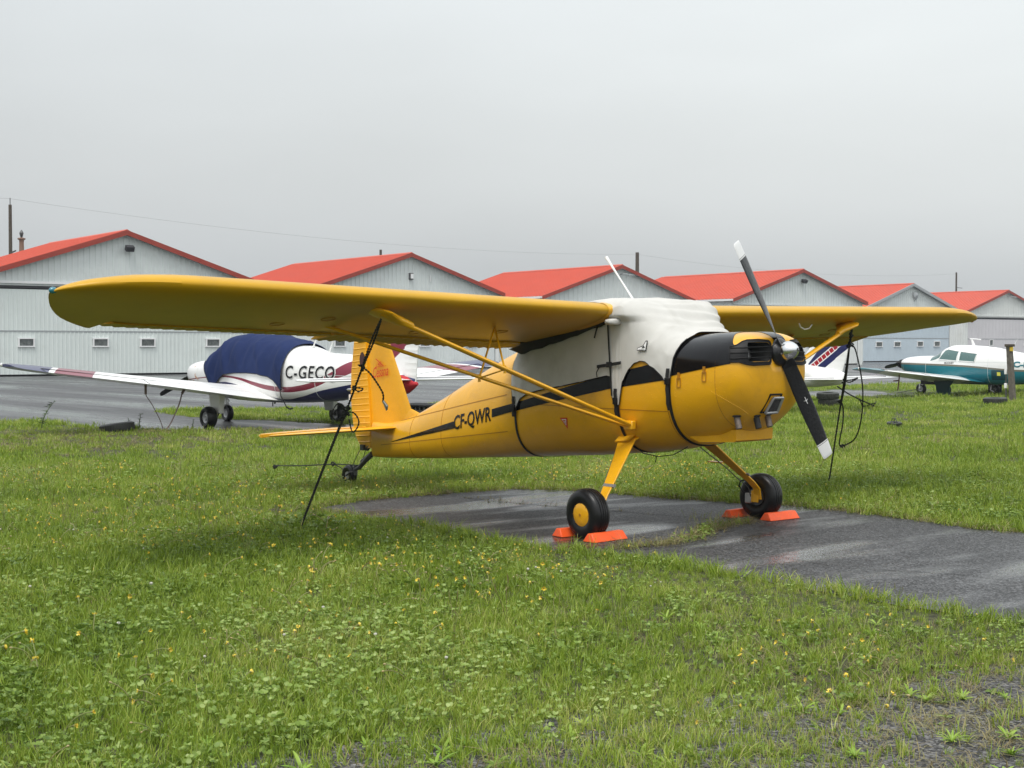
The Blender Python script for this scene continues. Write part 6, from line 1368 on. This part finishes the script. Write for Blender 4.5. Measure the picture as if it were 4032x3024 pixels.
def broad(mb, L0, L1, n, w, up, mi=0):
    for k in range(n):
        az = 2 * pi * k / n + U(-.4, .4); L_ = U(L0, L1); el = U(*up); ca, sa = cos(az), sin(az); b = len(mb.v); seg = 5; ww = w * U(.7, 1.2)
        for i in range(seg + 1):
            t = i / seg; e = el * (1 - .5 * t); d = L_ * t * cos(e); z = L_ * t * sin(e) + .006; wd = ww * (sin(pi * (t * .86 + .08)) ** .9) * .5 + .0008
            mb.v += [(ca * d - sa * wd, sa * d + ca * wd, z + wd * .4), (ca * d, sa * d, z), (ca * d + sa * wd, sa * d - ca * wd, z + wd * .4)]
        for i in range(seg):
            for q in (0, 1): mb.f.append((b + i * 3 + q, b + i * 3 + q + 1, b + i * 3 + q + 4, b + i * 3 + q + 3)); mb.m.append(mi); mb.sm.append(True)
for v in range(4):
    mb = MB(); broad(mb, .05, .13, 9, .018, (.5, 1.3)); src('broadleaf_source', mb, [M['grass_lime']], cE)
for v in range(2):
    mb = MB(); broad(mb, .04, .09, 26, .008, (.6, 1.4)); src('broadleaf_source', mb, [M['grass_lime']], cE)
for v in range(2):
    mb = MB(); broad(mb, .04, .11, 8, .024, (.3, .9)); src('broadleaf_source', mb, [M['clover']], cE)
cF = newcol('src_dandelion')
for v in range(9):
    mb = MB()
    for _ in range(random.choice((1, 1, 2, 3))):
        h = U(.09, .20); ln = U(.3, 1.6); az = U(0, 6.28); x0, y0 = U(-.02, .02), U(-.02, .02); pts = []
        for k in range(7):
            t = k / 6; th = ln * t * t; pts.append((x0 + cos(az) * h * sin(ln * t) * t * .8, y0 + sin(az) * h * sin(ln * t) * t * .8, h * t * (1 - .28 * ln * t * t) + .005))
        mb.tube(pts, [.0026] * 6 + [.0022], 5, 0); tip = Vector(pts[-1]); dr = (Vector(pts[-1]) - Vector(pts[-2])).normalized()
        if v < 7:
            for k in range(13):
                a = 2 * pi * k / 13 + U(-.2, .2); s_ = dr.orthogonal().normalized(); w_ = dr.cross(s_); o_ = s_ * cos(a) + w_ * sin(a); opn = U(.3, 1.0); e = tip + dr * .014 + o_ * .018 * opn + Vector((0, 0, -.004)); p_ = dr.cross(o_) * .0038
                b = len(mb.v); mb.v += [tuple(tip - p_ * .6), tuple(tip + p_ * .6), tuple(e + p_), tuple(e - p_)]; mb.f.append((b, b + 1, b + 2, b + 3)); mb.m.append(1); mb.sm.append(False)
        mb.tube([tip - dr * .006, tip + dr * .002, tip + dr * .010], [.003, .0062, .003], 6, 0 if v < 7 else 2)
    src('dandelion_source', mb, [M['stem'], M['petal'], M['seed']], cF)
cG = newcol('src_dry')
for v in range(4):
    mb = MB()
    for _ in range(16):
        a, r_ = U(0, 6.28), .07 * math.sqrt(U(0, 1)); blade_into(mb, r_ * cos(a), r_ * sin(a), U(.015, .06), U(.002, .004), U(.6, 2.2), U(0, 6.28), 2)
    src('dry_source', mb, [M['dry']], cG)
cH = newcol('src_white_flower')
for v in range(2):
    mb = MB(); mb.tube([(0, 0, 0), (.005, 0, .07)], .0014, 4, 0); mb.lathe((.005, 0, .073), [(-.006, .002), (-.003, .008), (.003, .009), (.008, .004)], axis='z', n=7, mi=1); src('white_flower_source', mb, [M['stem'], M['white_flower']], cH)
cI = newcol('src_seed_head')
for v in range(3):
    mb = MB()
    for _ in range(3):
        az = U(0, 6.28); h = U(.16, .28); pts = [(cos(az) * .05 * t * t, sin(az) * .05 * t * t, h * t) for t in fr(0, 1, 4)]; mb.tube(pts, .0012, 3, 0); p = Vector(pts[-1]); mb.tube([p - Vector((0, 0, .03)), p, p + Vector((0, 0, .02))], [.001, .003, .0008], 4, 0)
    src('seed_head_source', mb, [M['stem']], cI)

def instancer(name, pts, rz, tl, sc, idx, col, label_kind='stuff'):
    me = bpy.data.meshes.new(name); me.from_pydata([tuple(p) for p in pts], [], [])
    rot = me.attributes.new('rot', 'FLOAT_VECTOR', 'POINT'); rot.data.foreach_set('vector', np.stack([tl[:, 0], tl[:, 1], rz], 1).astype(np.float32).ravel())
    a = me.attributes.new('sc', 'FLOAT', 'POINT'); a.data.foreach_set('value', sc.astype(np.float32)); a = me.attributes.new('pick', 'INT', 'POINT'); a.data.foreach_set('value', idx.astype(np.int32))
    o = bpy.data.objects.new(name, me); COL.objects.link(o); tag(o, kind='stuff')
    g = bpy.data.node_groups.new(name + '_scatter', 'GeometryNodeTree'); g.interface.new_socket('Geometry', in_out='INPUT', socket_type='NodeSocketGeometry'); g.interface.new_socket('Geometry', in_out='OUTPUT', socket_type='NodeSocketGeometry')
    n = g.nodes; i = n.new('NodeGroupInput'); ou = n.new('NodeGroupOutput'); ci = n.new('GeometryNodeCollectionInfo'); ci.inputs[0].default_value = col; ci.inputs['Separate Children'].default_value = True; ci.inputs['Reset Children'].default_value = True
    ip = n.new('GeometryNodeInstanceOnPoints'); ip.inputs['Pick Instance'].default_value = True
    def at(nm, ty): q = n.new('GeometryNodeInputNamedAttribute'); q.data_type = ty; q.inputs[0].default_value = nm; return q.outputs[0]
    g.links.new(i.outputs[0], ip.inputs['Points']); g.links.new(ci.outputs[0], ip.inputs['Instance']); g.links.new(at('pick', 'INT'), ip.inputs['Instance Index']); g.links.new(at('sc', 'FLOAT'), ip.inputs['Scale'])
    er = n.new('FunctionNodeEulerToRotation'); g.links.new(at('rot', 'FLOAT_VECTOR'), er.inputs[0]); g.links.new(er.outputs[0], ip.inputs['Rotation']); g.links.new(ip.outputs[0], ou.inputs[0])
    m = o.modifiers.new('scatter', 'NODES'); m.node_group = g; return o
CX, CY, CA = 8.0807, -8.5726, R_(140.027)
def candidates(d0, d1, dens, half=27):
    A = R_(2 * half) * (d1 * d1 - d0 * d0) / 2; n = int(A * dens); d = np.sqrt(rng.uniform(d0 * d0, d1 * d1, n)); a = CA + rng.uniform(-R_(half), R_(half), n)
    return CX + d * np.cos(a), CY + d * np.sin(a)
# smooth random field from summed cosines, for patches
_k = rng.normal(size=(3, 24, 2)); _p = rng.uniform(0, 6.28, (3, 24))
def field(x, y, sc, ch):
    k = _k[ch] * sc; return np.cos(x[:, None] * k[None, :, 0] + y[:, None] * k[None, :, 1] + _p[ch][None]).sum(1) / math.sqrt(12)
def gravel_t(x, y):
    """0 lawn ... 1 bare gravel track by the bottom edge of the view"""
    xe = np.interp(y, [-9, -7.4, -6.2, -5.6, -5.1, -4.7, -4.2, -3.4, -2.6, -1.8], [3.0, 3.5, 3.74, 3.84, 3.9, 4.12, 4.24, 4.5, 4.72, 5.0]) + .12 * field(x, y, 2.5, 1)
    return np.clip((x - xe + .42) / .8, 0, 1)
PADn = [(x, y) for x, y in PAD_R]
def lawn(x, y):
    k = ~inpoly(x, y, PADn) & ~inpoly(x, y, APRON_R) & ~inpoly(x, y, PATCH_R); return k
def scatter(name, zones, col, nvar, keep, s0, s1, tilt=.15):
    X, Y, Sx = [], [], []
    for d0, d1, dens, mul in zones:
        x, y = candidates(d0, d1, dens); k = lawn(x, y) & (rng.uniform(size=len(x)) < keep(x, y)); X.append(x[k]); Y.append(y[k]); Sx.append(np.full(k.sum(), mul))
    x, y, m_ = map(np.concatenate, (X, Y, Sx)); n = len(x)
    near = np.clip((np.abs(y + 1.9) - .1) / .5, 0, 1); near = np.where((x > -3.6) & (y < -1), .6 + .4 * near, 1) * (1 + .7 * np.exp(-((x + 1.75) ** 2 + (y + 2.55) ** 2) / .25) + .12 * np.clip(field(x, y, 1.9, 1), -1, 1.5))
    return instancer(name, np.stack([x, y, np.zeros(n)], 1), rng.uniform(0, 6.28, n), rng.normal(0, tilt, (n, 2)), rng.uniform(s0, s1, n) * m_ * near, rng.integers(0, nvar, n), col)
hgt = lambda x, y: 1
scatter('lawn_grass', [(4.3, 6.5, 700, .72), (6.5, 9.5, 560, .74)], cA, 6, lambda x, y: np.clip(1.05 - gravel_t(x, y) * .98 + .12 * field(x, y, 1.5, 0), .11, 1) * np.clip(1 - .35 * (field(x, y, .9, 2) > .9), 0, 1), .6, 1.25)
scatter('lawn_grass', [(9.5, 13, 300, .68), (13, 19, 170, .72)], cB, 5, lambda x, y: np.clip(1 + .2 * field(x, y, .8, 0), 0, 1), .6, 1.25)
scatter('lawn_grass', [(19, 28, 44, .5), (28, 42, 20, .6), (42, 62, 8, .8)], cC, 5, lambda x, y: np.clip(1 + .3 * field(x, y, .5, 0), 0, 1) * np.where((x < -12.5) & (y < 6) & (x > -17.5), .45, 1), .6, 1.2)
scatter('clover', [(4.3, 8, 150, .9), (8, 13, 90, .85), (13, 18, 45, .9)], cD, 6, lambda x, y: np.clip(.34 + .25 * field(x, y, 1.3, 1) + .25 * field(x, y, 4.1, 2), 0.12, 1) * (1 - gravel_t(x, y)) ** 1.2, .7, 1.35)
scatter('broad_leaved_weeds', [(4.3, 9, 26, .7)], cE, 8, lambda x, y: np.clip(.25 + .55 * gravel_t(x, y) + .25 * field(x, y, 1.1, 2), .02, 1) * np.where(gravel_t(x, y) > .98, .55, 1), .5, 1.15)
scatter('dandelions', [(4.5, 10, 56, .8), (10, 18, 34, .8)], cF, 9, lambda x, y: np.clip(.40 + .4 * field(x, y, .8, 0) + .05 * (-y - 3), .04, 1) * (1 - gravel_t(x, y)), .7, 1.15)
scatter('dry_grass', [(4.3, 8, 170, 1), (8, 16, 60, 1.2), (16, 26, 26, 1.8)], cG, 4, lambda x, y: np.clip(.18 + .75 * gravel_t(x, y) + .3 * field(x, y, .9, 2) + .9 * (x < -11.5) * (y < 8), .05, 1), .6, 1.3)
scatter('white_clover_flowers', [(5, 12, 2.5, 1)], cH, 2, lambda x, y: np.clip(.3 + .4 * field(x, y, 1.3, 1), 0, 1) * (1 - gravel_t(x, y)), .7, 1.1)
scatter('seeding_grass', [(7, 14, 8, 1), (14, 22, 3, 1.2)], cI, 3, lambda x, y: np.clip(.3 + .4 * field(x, y, .7, 2), 0, 1), .6, 1.1)
# dead turf along the edges of the asphalt, growth in the crack across the pad, taller weeds at the apron edge
def along(pts, n, w):
    P = [Vector((*p, 0)) for p in pts]; seg = [(b - a).length for a, b in zip(P, P[1:])]; tot = sum(seg); out = []
    for _ in range(n):
        q = random.uniform(0, tot); i = 0
        while q > seg[i] and i < len(seg) - 1: q -= seg[i]; i += 1
        p = P[i].lerp(P[i + 1], q / seg[i]); out.append((p.x + random.gauss(0, w), p.y + random.gauss(0, w), .006))
    return out
def strew(name, pts, col, nvar, s0, s1, tilt=.3):
    n = len(pts); return instancer(name, pts, rng.uniform(0, 6.28, n), rng.normal(0, tilt, (n, 2)), rng.uniform(s0, s1, n), rng.integers(0, nvar, n), col)
strew('dead_edge_grass', along(PAD[:14], 420, .04), cG, 4, .7, 1.5); strew('edge_grass', along(PAD[:14], 200, .05) + along(PAD[17:], 330, .06), cA, 6, .6, 1.2)
crack = [(.55, -1.25), (.62, -.95), (.60, -.6), (.50, -.30), (.30, .0), (.18, .30), (.12, .75)]
crack2 = [(-2.9, .05), (-2.2, .15), (-1.4, .35), (-.7, .5), (.1, .72)]
strew('crack_weeds', along(crack[3:], 45, .03) + along(crack[:4], 16, .02), cA, 6, .4, .9); strew('crack_weeds', along(crack, 170, .035) + along(crack2, 26, .03), cG, 4, .6, 1.6); strew('crack_weeds', along(crack[3:6], 14, .06), cI, 3, .4, .75); strew('crack_weeds', along(crack[2:], 16, .03), cD, 6, .6, .9)
def weed(loc, h, lean, label, n=26, seed=0):
    rs = random.Random(seed); o = empty('tall_weed', loc); tag(o, label, 'weed', 'tall weeds at the apron edge'); d = Vector(lean); pts = [d * t * t * h + Vector((0, 0, h * t * .95)) for t in fr(0, 1, 6)]
    m1 = MB(); m1.tube(pts, [.012, .011, .01, .009, .007, .005, .003], 5); m1.build('stem', M['weed'], o)
    m1 = MB()
    for k in range(n):
        t = rs.uniform(.2, 1); i = min(5, int(t * 6)); p = pts[i].lerp(pts[i + 1], t * 6 - i); a = rs.uniform(0, 6.28); L_ = rs.uniform(.10, .22) * h; q = p + Vector((cos(a) * L_, sin(a) * L_, rs.uniform(-.1, .5) * L_)); w = Vector((-sin(a), cos(a), 0)) * L_ * .14; mid = p.lerp(q, .5) + Vector((0, 0, .02 * h))
        m1.add([p, mid + w, q, mid - w], [(0, 1, 2, 3)])
    m1.build('foliage', M['weed'], o); return o
def ribbon(name, pts, w, z, m):
    P = smooth([Vector((*p, z)) for p in pts], 8); mb = MB(); rows = []
    for i, p in enumerate(P):
        d = (P[min(i + 1, len(P) - 1)] - P[max(0, i - 1)]).normalized(); n = Vector((-d.y, d.x, 0)); k = w * (.5 + abs(noise.noise(p * 9))); j = noise.noise(p * 14) * .02; rows.append([p + n * (k + j), p - n * (k - j)])
    mb.grid(rows, 0, False); tag(mb.build(name, m, sharp=None), kind='structure')
M['crack'] = mat('dark_crack', (.012, .011, .010), .8)
ribbon('pad_crack', crack, .010, .0115, M['crack']); ribbon('pad_crack', crack2, .008, .0115, M['crack']); ribbon('pad_crack', [(.6, -.9), (1.3, -.6), (2.1, -.7), (3.0, -.35), (4.2, -.5)], .004, .0115, M['crack'])
weed((-16.9, 1.35, 0), .55, (.25, .36, 0), 'tall leaning weed standing by itself at the far left grass edge', 46, 1)
weed((-15.9, 2.75, 0), .30, (.05, .1, 0), 'bushy weed just right of the old tyre', 30, 2); weed((-15.75, 2.5, 0), .24, (-.1, -.1, 0), 'small weed growing behind the old tyre', 20, 3); weed((-15.2, 3.45, 0), .2, (0, .1, 0), 'smallest weed at the apron edge, under the long wing', 12, 4)

# damp air over the field: one closed box of thin even mist round the whole scene
hz = MB(); hz.box((-245, 200, 6.6), (1330, 1430, 15.4)); hzo = hz.build('haze', None, sharp=None); hzo.data.materials.clear()
hm = bpy.data.materials.new('mist'); hm.use_nodes = True; t = hm.node_tree; t.nodes.clear(); ou = N(t, 'ShaderNodeOutputMaterial'); pv = N(t, 'ShaderNodeVolumePrincipled'); pv.inputs['Density'].default_value = .0004; pv.inputs['Color'].default_value = (.86, .90, .95, 1); pv.inputs['Anisotropy'].default_value = .2
t.links.new(pv.outputs[0], ou.inputs['Volume']); hzo.data.materials.append(hm); tag(hzo, kind='stuff')
